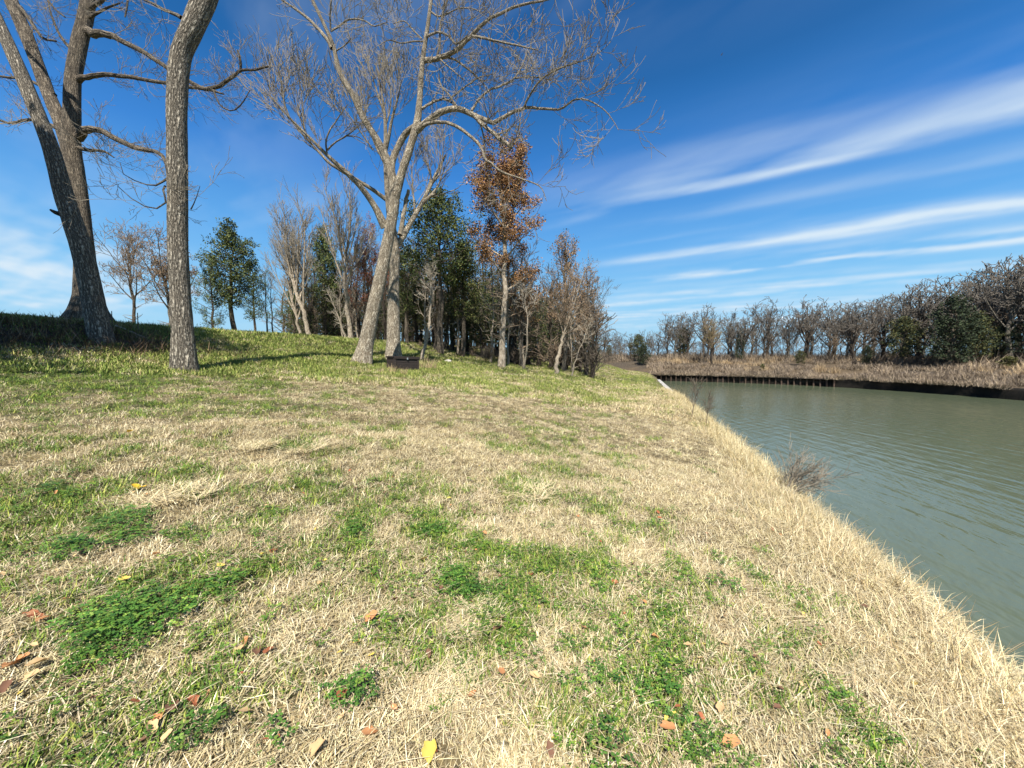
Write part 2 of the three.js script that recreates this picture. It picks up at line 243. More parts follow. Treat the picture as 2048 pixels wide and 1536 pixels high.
// ---------------------------------------------------------------- growing branches
const up = V(0, 1, 0);
function rndDir(r) { const z = r() * 2 - 1, a = r() * 6.2832, q = Math.sqrt(1 - z * z); return V(q * Math.cos(a), z, q * Math.sin(a)); }
function path(p, dir, len, n, wig, trop, r) { const P = [p.clone()], d = dir.clone(); let q = p.clone(); for (let k = 0; k < n; k++) { d.addScaledVector(rndDir(r), wig).addScaledVector(up, trop).normalize(); q = q.clone().addScaledVector(d, len / n); P.push(q); } return P; }
function along(P, f) { const x = f * (P.length - 1), i = Math.min(P.length - 2, Math.floor(x)), t = x - i; return [P[i].clone().lerp(P[i + 1], t), P[i + 1].clone().sub(P[i]).normalize()]; }
function taper(n, r0, r1) { return Array.from({ length: n }, (_, k) => lerp(r0, r1, k / (n - 1))); }
// spec per level: { n: children, len, ang, wig, trop, rr }
function twig(mb, p, dir, len, r0, lev, S, r, ends) {
  const L = S.levels[lev], n = L.seg || 3, P = path(p, dir, len, n, L.wig, L.trop, r);
  mb.tube(P, taper(n + 1, r0, Math.max(S.min, r0 * (L.end ?? 0.45))), L.sides || 3);
  if (lev + 1 < S.levels.length) { const C = S.levels[lev + 1], cn = Math.round(C.n * (0.7 + 0.6 * r())); sprout(mb, P, r0, cn, lev + 1, S, r, C.f0 ?? 0.25, len, ends); }
  else if (ends) ends.push([P[n], P[n].clone().sub(P[0]).normalize()], [P[n - 1], P[n].clone().sub(P[0]).normalize()]);
}
function sprout(mb, P, r0, cn, lev, S, r, f0, plen, ends) {
  const C = S.levels[lev];
  for (let k = 0; k < cn; k++) {
    const f = Math.min(1, f0 + (1 - f0) * (k + r()) / cn), [q, T] = along(P, f);
    const side = rndDir(r); side.addScaledVector(T, -side.dot(T)).normalize(); if (C.lift) side.addScaledVector(up, C.lift).normalize();
    const a = C.ang * (0.7 + 0.6 * r()), d = T.clone().multiplyScalar(Math.cos(a)).addScaledVector(side, Math.sin(a)).normalize();
    const len = (C.abs ? C.len : C.len * plen) * (0.65 + 0.7 * r()) * (C.fall ? lerp(1, C.fall, f) : 1);
    twig(mb, q, d, len, Math.max(S.min, r0 * (C.rr || 0.5) * (1 - 0.4 * f)), lev, S, r, ends);
  }
}
// foliage: loose clumps of small folded leaves
function leafClump(mb, p, dir, n, spread, size, cols, r) {
  for (let k = 0; k < n; k++) {
    const q = p.clone().addScaledVector(rndDir(r), spread * Math.cbrt(r())), d = dir.clone().multiplyScalar(0.6).add(rndDir(r)).normalize(), w = rndDir(r).cross(d).normalize(), nn = V(0, 0, 0).crossVectors(d, w);
    const s = size * (0.6 + 0.8 * r()), c = cols[Math.floor(r() * cols.length)], v = 0.75 + 0.5 * r(), cc = [c[0] * v, c[1] * v, c[2] * v];
    const a = mb.v(q.x, q.y, q.z, nn.x, nn.y, nn.z, 0, 0, cc), t = q.clone().addScaledVector(d, s), m = q.clone().addScaledVector(d, s * 0.5), h = s * 0.32;
    const l = mb.v(m.x + w.x * h + nn.x * h * 0.4, m.y + w.y * h + nn.y * h * 0.4, m.z + w.z * h + nn.z * h * 0.4, nn.x, nn.y, nn.z, 0, 1, cc), rr = mb.v(m.x - w.x * h + nn.x * h * 0.4, m.y - w.y * h + nn.y * h * 0.4, m.z - w.z * h + nn.z * h * 0.4, nn.x, nn.y, nn.z, 1, 0, cc), e = mb.v(t.x, t.y, t.z, nn.x, nn.y, nn.z, 1, 1, cc);
    mb.i.push(a, l, e, a, e, rr);
  }
}
const CEDAR = [lin(66, 80, 38), lin(82, 94, 44), lin(50, 64, 34), lin(104, 108, 56)], CEDARD = [lin(36, 48, 30), lin(46, 58, 34), lin(56, 66, 38)], OLIVE = [lin(92, 92, 46), lin(78, 82, 42), lin(104, 98, 56)];
const BROWN = [lin(146, 106, 64), lin(124, 88, 54), lin(168, 128, 82), lin(106, 78, 50)], RUST = [lin(124, 66, 42), lin(102, 56, 38), lin(142, 84, 52)], TAN = [lin(140, 116, 88), lin(120, 96, 72)];

// an unnamed trunk-and-crown tree of a given height, standing at the origin
function growTree(o) {
  const r = RNG(o.seed), tr = new MB(), cr = new MB(), lf = o.leaf ? new MB() : null, H = o.h, R = o.r, ends = o.leaf ? [] : null;
  const n = 12, lean = o.lean || V(0, 0, 0), T = [V(0, -0.15, 0)]; const bend = rndDir(r).multiplyScalar((o.bend ?? 0.05) * H); bend.y = 0;
  const th = H * o.stem;
  for (let k = 1; k <= n; k++) { const f = k / n; T.push(V(lean.x * f * th + bend.x * Math.sin(f * 3.1) + (r() - 0.5) * 0.02 * H * (o.crook || 1), f * th, lean.z * f * th + bend.z * Math.sin(f * 3.1) + (r() - 0.5) * 0.02 * H * (o.crook || 1))); }
  const TR = T.map((_, k) => R * (1 - (1 - o.tip) * k / n) * (k === 0 ? 1.35 : k === 1 ? 1.08 : 1)); tr.tube(T, TR, o.sides || 9);
  const S = { min: o.min, levels: o.levels };
  const L0 = o.levels[0];
  for (let k = 0; k < L0.n; k++) {
    const f = lerp(o.crown, 1, Math.pow((k + r() * 0.9) / L0.n, o.pow || 1)), [q, D] = along(T, f), az = k * 2.4 + r() * 1.2, a = L0.ang * lerp(1.15, o.topAng ?? 0.5, (f - o.crown) / (1 - o.crown)) * (0.75 + 0.5 * r());
    const d = V(Math.cos(az) * Math.sin(a), Math.cos(a), Math.sin(az) * Math.sin(a)), len = L0.len * H * (0.75 + 0.5 * r()) * lerp(1, o.topLen ?? 0.8, (f - o.crown) / (1 - o.crown));
    const rr = Math.max(S.min, TR[Math.round(f * n)] * (L0.rr || 0.55)), N = L0.seg || 7, P = path(q, d, len, N, L0.wig, L0.trop, r);
    tr.tube(P, taper(N + 1, rr, Math.max(S.min, rr * 0.3)), o.lsides || 6);
    if (o.levels.length > 1) sprout(cr, P, rr, Math.round(o.levels[1].n * (0.7 + 0.6 * r())), 1, S, r, o.levels[1].f0 ?? 0.2, len, ends);
  }
  if (o.levels.length > 1) sprout(cr, T.slice(-4), TR[n], o.levels[1].n, 1, S, r, 0.3, L0.len * H, ends);
  if (o.deadBranches) for (let k = 0; k < o.deadBranches; k++) { const [q] = along(T, lerp(0.15, o.crown, r())), az = r() * 6.28; const P = path(q, V(Math.cos(az), 0.25, Math.sin(az)).normalize(), 0.09 * H * (0.5 + r()), 4, 0.18, 0.02, r); cr.tube(P, taper(5, R * 0.16, S.min * 0.7), 4); }
  if (lf) for (const [p, d] of ends) { if (r() > (o.leaf.keep ?? 1)) continue; leafClump(lf, p, d, o.leaf.n, o.leaf.spread, o.leaf.size, o.leaf.cols, r); }
  return { tr, cr, lf };
}
function growCedar(o) {
  const r = RNG(o.seed), tr = new MB(), cr = new MB(), br = new MB(), H = o.h, R = o.r, n = 9, T = [V(0, -0.15, 0)];
  for (let k = 1; k <= n; k++) T.push(V((r() - 0.5) * 0.03 * H, k / n * H * 0.97, (r() - 0.5) * 0.03 * H));
  tr.tube(T, T.map((_, k) => R * (1.15 - 1.1 * k / n)), 8);
  for (let k = 0; k < o.boughs; k++) {
    const f = lerp(o.low, 0.99, (k + r()) / o.boughs), g = (f - o.low) / (1 - o.low), [q] = along(T, f), az = k * 2.4 + r();
    const w = o.w * (o.shape === 'cone' ? (1 - g * 0.92) : Math.sin(Math.PI * Math.pow(0.12 + 0.86 * g, 0.8)) + 0.06) * (0.55 + 0.75 * r());
    const P = path(q, V(Math.cos(az), 0.15 + 0.5 * g, Math.sin(az)).normalize(), w + 0.15, 4, 0.15, 0.06, r); br.tube(P, taper(5, R * 0.22, 0.012), 4);
    const m = Math.max(2, Math.round(o.sprays * (0.3 + w / o.w)));
    for (let j = 0; j < m; j++) { const [p, d] = along(P, 0.3 + 0.72 * r() > 1 ? 1 : 0.3 + 0.7 * r()); leafClump(cr, p.addScaledVector(rndDir(r), 0.18 + w * 0.12), d.addScaledVector(up, 0.35).normalize(), o.per, o.spread, o.size, o.cols, r); }
  }
  return { tr, br, cr };
}
const geos = {};
function treeThing(name, key, make, p, sx, sy, yaw, mats, label, category, group) {
  if (!geos[key]) { const t = make(); geos[key] = {}; for (const k in t) if (t[k] && t[k].i.length) geos[key][k] = t[k].geo(k === 'lf' || (k === 'cr' && t[k].c.length > 0)); }
  const G = geos[key], g = base(name, p, label, category, group); g.scale.set(sx, sy, sx); g.rotation.y = yaw;
  const nm = { tr: 'trunk', cr: 'crown', br: 'branches', lf: 'foliage' };
  for (const k in G) mesh(nm[k], G[k], mats[k], g);
  return g;
}
console.log('walls');

// ---------------------------------------------------------------- the big trees, traced limb by limb
const flare = (seed, amp) => (th, len, R, f) => { const e = Math.exp(-len / 0.45); return amp * e * (1 + 0.8 * Math.sin(th * 3 + seed) + 0.5 * Math.sin(th * 5 + seed * 2)) + 0.035 * (fbm(th * 9, len * 3.2, seed, 3) - 0.5) * 2 + 0.10 * (fbm(th * 1.6, len * 0.8, seed + 4, 2) - 0.5) + 0.05 * Math.abs(fbm(th * 6 + 2 * fbm(th, len * 2, seed, 2), len * 1.1, seed + 2, 2) - 0.5); };
function trace(list) { const P = [], R = []; for (const [u, v, t, w] of list) { P.push(at(u, v, t)); R.push(rad(w * 0.9, u, t)); } return [P, R]; }
function refine(P, R, step, jit, r) { const c = new THREE.CatmullRomCurve3(P, false, 'centripetal'), N = Math.max(3, Math.ceil(c.getLength() / step)), Q = [], S = []; for (let k = 0; k <= N; k++) { const f = k / N, q = c.getPoint(f), x = f * (P.length - 1), i = Math.min(P.length - 2, Math.floor(x)); const rr = lerp(R[i], R[i + 1], x - i); if (jit && k && k < N) q.addScaledVector(rndDir(r), rr * jit); Q.push(q); S.push(rr); } return [Q, S]; }
function heroTree(name, label, mats, trunks, limbs, S, seed, opt = {}) {
  const b = at(...trunks[0][0].slice(0, 3)); b.y = ground(b.x, b.z);
  const g = base(name, b, label, 'tree'), r = RNG(seed), crown = new MB(b);
  trunks.forEach((tk, k) => { const [P, R] = trace(tk); if (!k) { P[0].y = b.y - 0.25; } const [Q, W] = refine(P, R, opt.step || 0.12, 0, r); const mb = new MB(b); mb.tube(Q, W, opt.sides || 40, { disp: k ? (th, len) => 0.06 * (fbm(th * 5, len * 3, seed + k, 3) - 0.5) * 2 : flare(seed, opt.flare ?? 0.35), cap: true }); mb.build(k ? 'limb' : 'trunk', mats[0], g, true); });
  limbs.forEach((lb) => {
    const o = lb.o || {}, [P, R0] = trace(lb.p), R = R0.map((w) => w * 1.2), [Q, W] = refine(P, R, opt.lstep || 0.25, 0.25, r), mb = new MB(b);
    mb.tube(Q, W, o.sides || 8, { disp: (th, len) => 0.12 * (fbm(th * 2, len * 4, seed, 2) - 0.5) * 2, cap: true }); mb.build('limb', mats[0], g);
    const c = o.tw ?? 10; if (c) { let len = 0; for (let k = 1; k < Q.length; k++) len += Q[k].distanceTo(Q[k - 1]); sprout(crown, Q, Math.max(W[W.length - 1] * 1.3, S.min * 2), Math.round(c * (opt.twigs ?? 1)), 0, S, r, o.f0 ?? 0.15, len, null); }
  });
  crown.build('crown', mats[1], g);
  return g;
}
const TW = { min: 0.0075, levels: [{ n: 10, len: 1.35, abs: true, ang: 0.85, wig: 0.18, trop: 0.07, seg: 5, sides: 3, rr: 0.55, lift: 0.2, fall: 0.75 }, { n: 5, len: 0.55, ang: 0.7, wig: 0.22, trop: 0.08, seg: 5, sides: 3, rr: 0.6 }, { n: 3, len: 0.55, ang: 0.65, wig: 0.22, trop: 0.10, seg: 4, sides: 3, rr: 0.65 }] };
const FAN = { min: 0.009, levels: [{ n: 10, len: 1.5, abs: true, ang: 0.6, wig: 0.12, trop: 0.09, seg: 6, sides: 4, rr: 0.6, lift: 0.4 }, { n: 6, len: 0.5, ang: 0.55, wig: 0.16, trop: 0.10, seg: 4, sides: 3, rr: 0.55 }, { n: 4, len: 0.5, ang: 0.45, wig: 0.14, trop: 0.12, seg: 3, sides: 3, rr: 0.6 }] };
const FUZZ = { min: 0.0042, levels: [{ n: 10, len: 0.7, abs: true, ang: 1.0, wig: 0.2, trop: 0.06, seg: 5, sides: 3, rr: 0.35 }, { n: 4, len: 0.55, ang: 0.7, wig: 0.22, trop: 0.07, seg: 4, sides: 3, rr: 0.6 }, { n: 3, len: 0.5, ang: 0.65, wig: 0.22, trop: 0.07, seg: 3, sides: 3, rr: 0.7 }] };
// leaning tree in the shade at the left
heroTree('leaning_tree', 'grey trunk leaning left, standing in shade at the foot of the bank', [M.barkGrey, M.twig], [[[206, 696, 10, 31], [196, 650, 10, 28], [184, 590, 10.05, 28], [164, 500, 10.1, 27], [131, 400, 10.15, 24.5], [103, 300, 10.2, 21.5], [64, 200, 10.3, 20.5], [22, 100, 10.4, 19], [-15, 20, 10.5, 18], [-70, -110, 10.6, 15], [-110, -230, 10.7, 11], [-130, -330, 10.8, 7]]],
  [{ p: [[120, 428, 10.1, 7], [108, 423, 10, 5], [100, 419, 9.95, 2.5]], o: { tw: 0 } }, { p: [[-60, -100, 10.6, 9], [-20, -180, 10.2, 6], [30, -260, 10, 3]], o: { tw: 14 } }, { p: [[-80, -140, 10.6, 8], [-170, -200, 11, 5], [-250, -230, 11.5, 3]], o: { tw: 14 } }], FUZZ, 3, { twigs: 0.7, flare: 0.16 });
// straight big trunk in front
heroTree('tall_foreground_tree', 'tall straight tree with rough furrowed grey bark, nearest of the trees on the lawn', [M.barkGrey, M.twig], [[[369, 706, 9, 31], [366, 660, 9, 25], [361, 600, 9, 24], [356, 500, 9, 24], [355, 400, 9, 24], [354, 300, 9, 24], [354, 200, 9, 25], [362, 110, 9, 25], [385, 55, 9, 25.5], [408, 0, 9.05, 27], [430, -70, 9.1, 26], [446, -190, 9.2, 21], [440, -300, 9.3, 15], [452, -420, 9.4, 8]]],
  [{ p: [[364, 36, 9, 5], [345, 27, 9.1, 4], [328, 19, 9.2, 3.5], [308, 8, 9.3, 3], [290, 0, 9.4, 2.5], [255, -20, 9.6, 2]], o: { tw: 9 } },
    { p: [[254, -15, 9.5, 2.4], [255, 8, 9.5, 2.2], [250, 34, 9.5, 1.8]], o: { tw: 3 } },
    { p: [[382, 418, 9, 1.6], [390, 402, 8.8, 1], [400, 372, 8.7, 0.6]], o: { tw: 3, f0: 0.4 } },
    { p: [[336, 356, 9, 3], [323, 364, 8.9, 2.4], [306, 372, 8.9, 1.8], [279, 364, 8.9, 1.4], [250, 352, 8.8, 1], [240, 325, 8.8, 0.7]], o: { tw: 9 } },
    { p: [[330, 372, 9, 2.4], [326, 384, 8.9, 2.2], [333, 402, 8.9, 2], [309, 418, 8.9, 1.8], [275, 405, 8.8, 1.2], [235, 372, 8.8, 0.8]], o: { tw: 10 } },
    { p: [[440, -190, 9.2, 14], [520, -260, 9.6, 9], [600, -310, 10, 4]], o: { tw: 16 } }, { p: [[440, -230, 9.2, 12], [360, -300, 8.8, 7], [290, -340, 8.5, 3]], o: { tw: 16 } }], FUZZ, 7, { twigs: 0.7, flare: 0.2 });
// forked tree on the crest behind
heroTree('forked_ridge_tree', 'massive tree on the crest that forks into two thick stems, its base flared', [M.barkBrown, M.twig, M.barkDark], [[[180, 648, 13, 62], [178, 622, 13, 44], [176, 590, 13, 34], [171, 540, 13, 28], [165, 450, 13, 22], [152, 350, 13, 22], [142, 290, 13, 25], [144, 230, 13, 22], [146, 160, 13.1, 20], [158, 90, 13.2, 20], [172, 30, 13.3, 19], [180, -40, 13.4, 18], [190, -160, 13.6, 14], [200, -260, 13.8, 8]], [[140, 300, 13, 22], [124, 250, 13, 20], [98, 190, 13.1, 18], [72, 120, 13.2, 18], [46, 55, 13.3, 19], [22, 0, 13.4, 19], [-10, -80, 13.6, 16], [-50, -200, 13.8, 9]]],
  [{ p: [[176, 62, 13.2, 12], [192, 68, 13.1, 9.5], [219, 70, 13, 8], [251, 85, 12.9, 6.5], [295, 109, 12.7, 5.5], [328, 131, 12.6, 5], [383, 166, 12.5, 4.5], [410, 178, 12.4, 4.5], [437, 172, 12.4, 4], [462, 156, 12.3, 3.5], [481, 141, 12.3, 3], [505, 140, 12.2, 2.4], [537, 133, 12.2, 2]], o: { tw: 46 } },
    { p: [[481, 141, 12.3, 2.6], [482, 120, 12.2, 2.4], [475, 101, 12.2, 2]], o: { tw: 4 } },
    { p: [[156, 160, 13.1, 9], [172, 154, 13, 6.5], [208, 149, 12.9, 5.5], [240, 152, 12.8, 5], [273, 156, 12.7, 4.6], [325, 165, 12.6, 4.2], [383, 175, 12.5, 4], [427, 182, 12.4, 3], [448, 188, 12.4, 1.6]], o: { tw: 38 } },
    { p: [[427, 180, 12.4, 2], [440, 210, 12.2, 1.5], [466, 222, 12.1, 1.4], [485, 205, 12, 1.2], [500, 180, 12, 1]], o: { tw: 9 } },
    { p: [[156, 275, 13, 12], [170, 260, 12.8, 10], [186, 259, 12.7, 8], [208, 265, 12.6, 7.2], [246, 284, 12.4, 6.6], [273, 296, 12.3, 6], [309, 303, 12.1, 5], [326, 314, 12, 4], [333, 334, 11.9, 3], [336, 356, 11.9, 2]], o: { tw: 34 } },
    { p: [[158, 296, 13, 6], [180, 301, 12.8, 4.5], [202, 301, 12.7, 3.6], [216, 306, 12.6, 2.6], [228, 315, 12.6, 1.6]], o: { tw: 12 } },
    { p: [[130, 262, 13, 6], [80, 243, 13.2, 4.5], [55, 240, 13.4, 4], [16, 246, 13.6, 3.6], [-20, 230, 13.8, 3]], o: { tw: 20 } },
    { p: [[110, 190, 13.1, 5], [60, 162, 13.5, 4], [12, 154, 13.8, 3.5], [-20, 150, 14, 3]], o: { tw: 12 } },
    { p: [[40, 14, 13.3, 6], [56, 36, 13.2, 4.6], [71, 57, 13.1, 4], [87, 77, 13, 3.4], [112, 82, 12.9, 2.4]], o: { tw: 18 } },
    { p: [[95, 0, 13.2, 2.6], [112, 20, 13.1, 2.4], [130, 34, 13, 2]], o: { tw: 8 } },
    { p: [[152, 110, 13.2, 5], [120, 70, 13.4, 3], [100, 20, 13.6, 2], [90, -30, 13.8, 1.4]], o: { tw: 22 } }, { p: [[176, 20, 13.3, 6], [220, -10, 13, 4], [270, -60, 12.8, 2.4]], o: { tw: 20 } }, { p: [[168, 40, 13.3, 5], [204, 20, 13.1, 3], [240, 6, 12.9, 1.6]], o: { tw: 16 } }],
  FUZZ, 13, { twigs: 0.7, flare: 0.30 });
// great spreading tree in the middle
const A = 15.6;
heroTree('great_spreading_tree', 'great bare tree with leaning mottled trunk and limbs arching to the right over the lawn', [M.barkPale, M.twig, M.barkGrey], [[[724, 728, A, 22], [732, 690, A, 17], [742, 640, A, 15.6], [755, 580, A, 14.8], [768, 520, A, 14], [778, 470, A, 12.6], [785, 430, A, 12], [789, 395, A, 11.5], [785, 360, A, 10.5], [778, 330, A, 9], [757, 285, A, 8], [727, 236, A, 7], [706, 191, A - 0.1, 6.6], [679, 144, A - 0.2, 5.6], [666, 90, A - 0.3, 4.6], [648, 49, A - 0.4, 4], [625, 0, A - 0.5, 3.6], [600, -60, A - 0.6, 2.4], [585, -120, A - 0.7, 1.4]],
  [[789, 400, A, 11], [804, 344, A - 0.2, 9], [821, 292, A - 0.3, 8.4], [834, 247, A - 0.4, 8.6], [839, 202, A - 0.5, 6.6], [843, 146, A - 0.6, 5.8], [848, 101, A - 0.6, 5], [855, 56, A - 0.7, 4.4], [862, 0, A - 0.8, 3.8], [868, -70, A - 0.9, 2.6], [880, -130, A - 1, 1.4]],
  [[785, 366, A, 9], [784, 326, A + 0.1, 7.6], [797, 292, A + 0.1, 7], [811, 268, A, 7], [830, 252, A - 0.3, 6]],
  [[834, 262, A - 0.4, 7], [854, 243, A - 0.6, 6.6], [888, 222, A - 0.9, 6.4], [917, 218, A - 1.1, 6], [955, 234, A - 1.3, 5.4], [986, 246, A - 1.5, 4.4]],
  [[770, 455, A, 10], [750, 414, A - 0.3, 7.4], [719, 371, A - 0.7, 6.4], [687, 340, A - 1, 5.8], [656, 312, A - 1.3, 4.4], [617, 273, A - 1.6, 3.2], [578, 234, A - 1.9, 2.2], [539, 191, A - 2.2, 1.2]]],
  [{ p: [[664, 97, A - 0.3, 4], [648, 70, A - 0.2, 3.4], [619, 40, A, 2.8], [590, 18, A + 0.2, 2.4], [565, 0, A + 0.4, 2], [530, -30, A + 0.6, 1]], o: { tw: 12 } },
    { p: [[661, 58, A - 0.3, 2], [660, 30, A - 0.5, 1.8], [663, 0, A - 0.7, 1.4], [668, -50, A - 0.8, 0.8]], o: { tw: 7 } },
    { p: [[662, 62, A - 0.3, 2], [676, 54, A - 0.6, 1.8], [697, 39, A - 0.9, 1.6], [731, 42, A - 1.2, 1.3], [747, 52, A - 1.4, 1.2], [774, 45, A - 1.6, 0.8]], o: { tw: 13 } },
    { p: [[672, 102, A - 0.3, 1.4], [690, 90, A - 0.8, 1], [702, 76, A - 1.1, 0.8]], o: { tw: 7 } },
    { p: [[848, 121, A - 0.6, 5], [870, 118, A - 0.8, 4.4], [890, 112, A - 1, 4.2], [922, 92, A - 1.3, 3.8], [944, 70, A - 1.5, 3.4], [971, 43, A - 1.7, 3], [998, 28, A - 1.8, 2.6], [1031, 13, A - 2, 2.3], [1091, 0, A - 2.2, 1.6], [1150, -20, A - 2.4, 0.8]], o: { tw: 26 } },
    { p: [[944, 72, A - 1.5, 2.6], [966, 76, A - 1.9, 2.2], [1000, 84, A - 2.2, 1.9], [1040, 92, A - 2.6, 1.5], [1075, 100, A - 2.9, 1]], o: { tw: 22 } },
    { p: [[986, 246, A - 1.5, 4], [1017, 229, A - 1.7, 3.2], [1049, 216, A - 1.9, 2.8], [1085, 218, A - 2.1, 2.4], [1123, 217, A - 2.3, 2], [1147, 200, A - 2.5, 1.7], [1174, 200, A - 2.7, 1.4], [1204, 216, A - 2.8, 1.1], [1224, 238, A - 2.9, 0.8], [1237, 260, A - 3, 0.6]], o: { tw: 28 } },
    { p: [[1047, 216, A - 1.9, 2.2], [1053, 202, A - 2.1, 2], [1069, 175, A - 2.4, 1.9], [1087, 155, A - 2.6, 1.7], [1114, 139, A - 2.8, 1.5], [1145, 128, A - 3, 1.2], [1179, 117, A - 3.2, 0.9], [1206, 99, A - 3.4, 0.7], [1222, 83, A - 3.5, 0.5]], o: { tw: 26 } },
    { p: [[943, 222, A - 1.2, 2.6], [957, 200, A - 1, 2.2], [979, 180, A - 0.8, 2], [1004, 171, A - 0.6, 1.8], [1028, 157, A - 0.4, 1.6], [1046, 128, A - 0.2, 1.3], [1055, 99, A, 0.8]], o: { tw: 24 } },
    { p: [[1028, 157, A - 0.4, 1.2], [1060, 154, A - 0.2, 1], [1100, 160, A, 0.8], [1130, 180, A + 0.2, 0.5]], o: { tw: 12 } },
    { p: [[943, 226, A - 1.2, 4], [961, 245, A - 1.4, 3.8], [986, 265, A - 1.7, 3.6], [1004, 281, A - 1.9, 3.4], [1024, 295, A - 2.1, 3.2]], o: { tw: 8 } },
    { p: [[1022, 292, A - 2.1, 1.2], [1038, 281, A - 2.2, 1], [1062, 293, A - 2.4, 0.7]], o: { tw: 5 } },
    { p: [[838, 256, A - 0.4, 3.6], [860, 246, A - 0.8, 3.2], [891, 245, A - 1.2, 3], [923, 258, A - 1.6, 2.8], [950, 281, A - 1.9, 2.6], [966, 303, A - 2.1, 2.4], [970, 317, A - 2.2, 2.2], [986, 330, A - 2.4, 2], [1004, 344, A - 2.6, 1.8], [1047, 359, A - 3, 1.4], [1082, 375, A - 3.3, 1], [1093, 402, A - 3.4, 0.6]], o: { tw: 22 } },
    { p: [[843, 218, A - 0.5, 2.6], [866, 204, A - 0.2, 2.2], [888, 198, A + 0.2, 2.2], [905, 206, A, 1.8], [914, 216, A - 0.9, 1.8]], o: { tw: 8 } },
    { p: [[914, 214, A - 1, 1.8], [900, 192, A - 0.8, 1.7], [882, 171, A - 0.6, 1.4], [878, 150, A - 0.5, 1]], o: { tw: 10 } },
    { p: [[902, 196, A + 0.2, 1.6], [934, 171, A + 0.5, 1.4], [959, 155, A + 0.7, 1.1], [986, 148, A + 0.9, 0.7]], o: { tw: 12 } },
    { p: [[893, 114, A - 1, 2], [914, 122, A - 0.7, 1.8], [943, 144, A - 0.5, 1.5], [970, 171, A - 0.3, 1.2], [978, 186, A - 0.2, 0.8]], o: { tw: 14 } },
    { p: [[880, 118, A - 0.9, 1.6], [900, 136, A - 1.4, 1.3], [926, 158, A - 1.8, 0.9]], o: { tw: 10 } },
    { p: [[848, 83, A - 0.6, 1.6], [827, 83, A - 0.9, 1.4], [800, 86, A - 1.1, 1.1], [778, 80, A - 1.3, 0.9], [760, 90, A - 1.5, 0.6]], o: { tw: 10 } },
    { p: [[843, 78, A - 0.6, 1.6], [821, 54, A - 0.3, 1.3], [807, 42, A, 1.1], [787, 47, A + 0.2, 0.7]], o: { tw: 10 } },
    { p: [[853, 74, A - 0.7, 2.2], [875, 64, A - 1, 2], [897, 72, A - 1.3, 1.8], [913, 88, A - 1.5, 1.5], [935, 72, A - 1.7, 1.2]], o: { tw: 12 } },
    { p: [[860, 22, A - 0.7, 1.8], [877, 33, A - 0.9, 1.5], [895, 27, A - 1.1, 1.3], [917, 17, A - 1.3, 1.1], [944, 17, A - 1.5, 0.9], [967, 27, A - 1.6, 0.6]], o: { tw: 12 } },
    { p: [[872, 120, A - 0.8, 2.2], [879, 90, A - 0.9, 2], [881, 45, A - 1, 1.7], [895, 0, A - 1.1, 1.3], [910, -50, A - 1.2, 0.7]], o: { tw: 12 } },
    { p: [[654, 308, A - 1.3, 2], [652, 290, A - 1.4, 1.8], [655, 270, A - 1.5, 1.6], [675, 238, A - 1.6, 1.3], [695, 209, A - 1.7, 0.8]], o: { tw: 8 } },
    { p: [[655, 300, A - 1.3, 1.8], [672, 284, A - 1.5, 1.5], [693, 272, A - 1.7, 1.3], [720, 249, A - 1.9, 0.9], [734, 232, A - 2, 0.6]], o: { tw: 8 } },
    { p: [[693, 272, A - 1.7, 1.1], [716, 274, A - 1.7, 1], [738, 288, A - 1.7, 0.7]], o: { tw: 4 } },
    { p: [[800, 470, A + 0.2, 5], [806, 438, A + 0.3, 4.2], [812, 400, A + 0.4, 3.6], [817, 380, A + 0.4, 3]], o: { tw: 0 } }],
  TW, 21, { twigs: 0.58, sides: 26, flare: 0.34, step: 0.14, lstep: 0.2 });
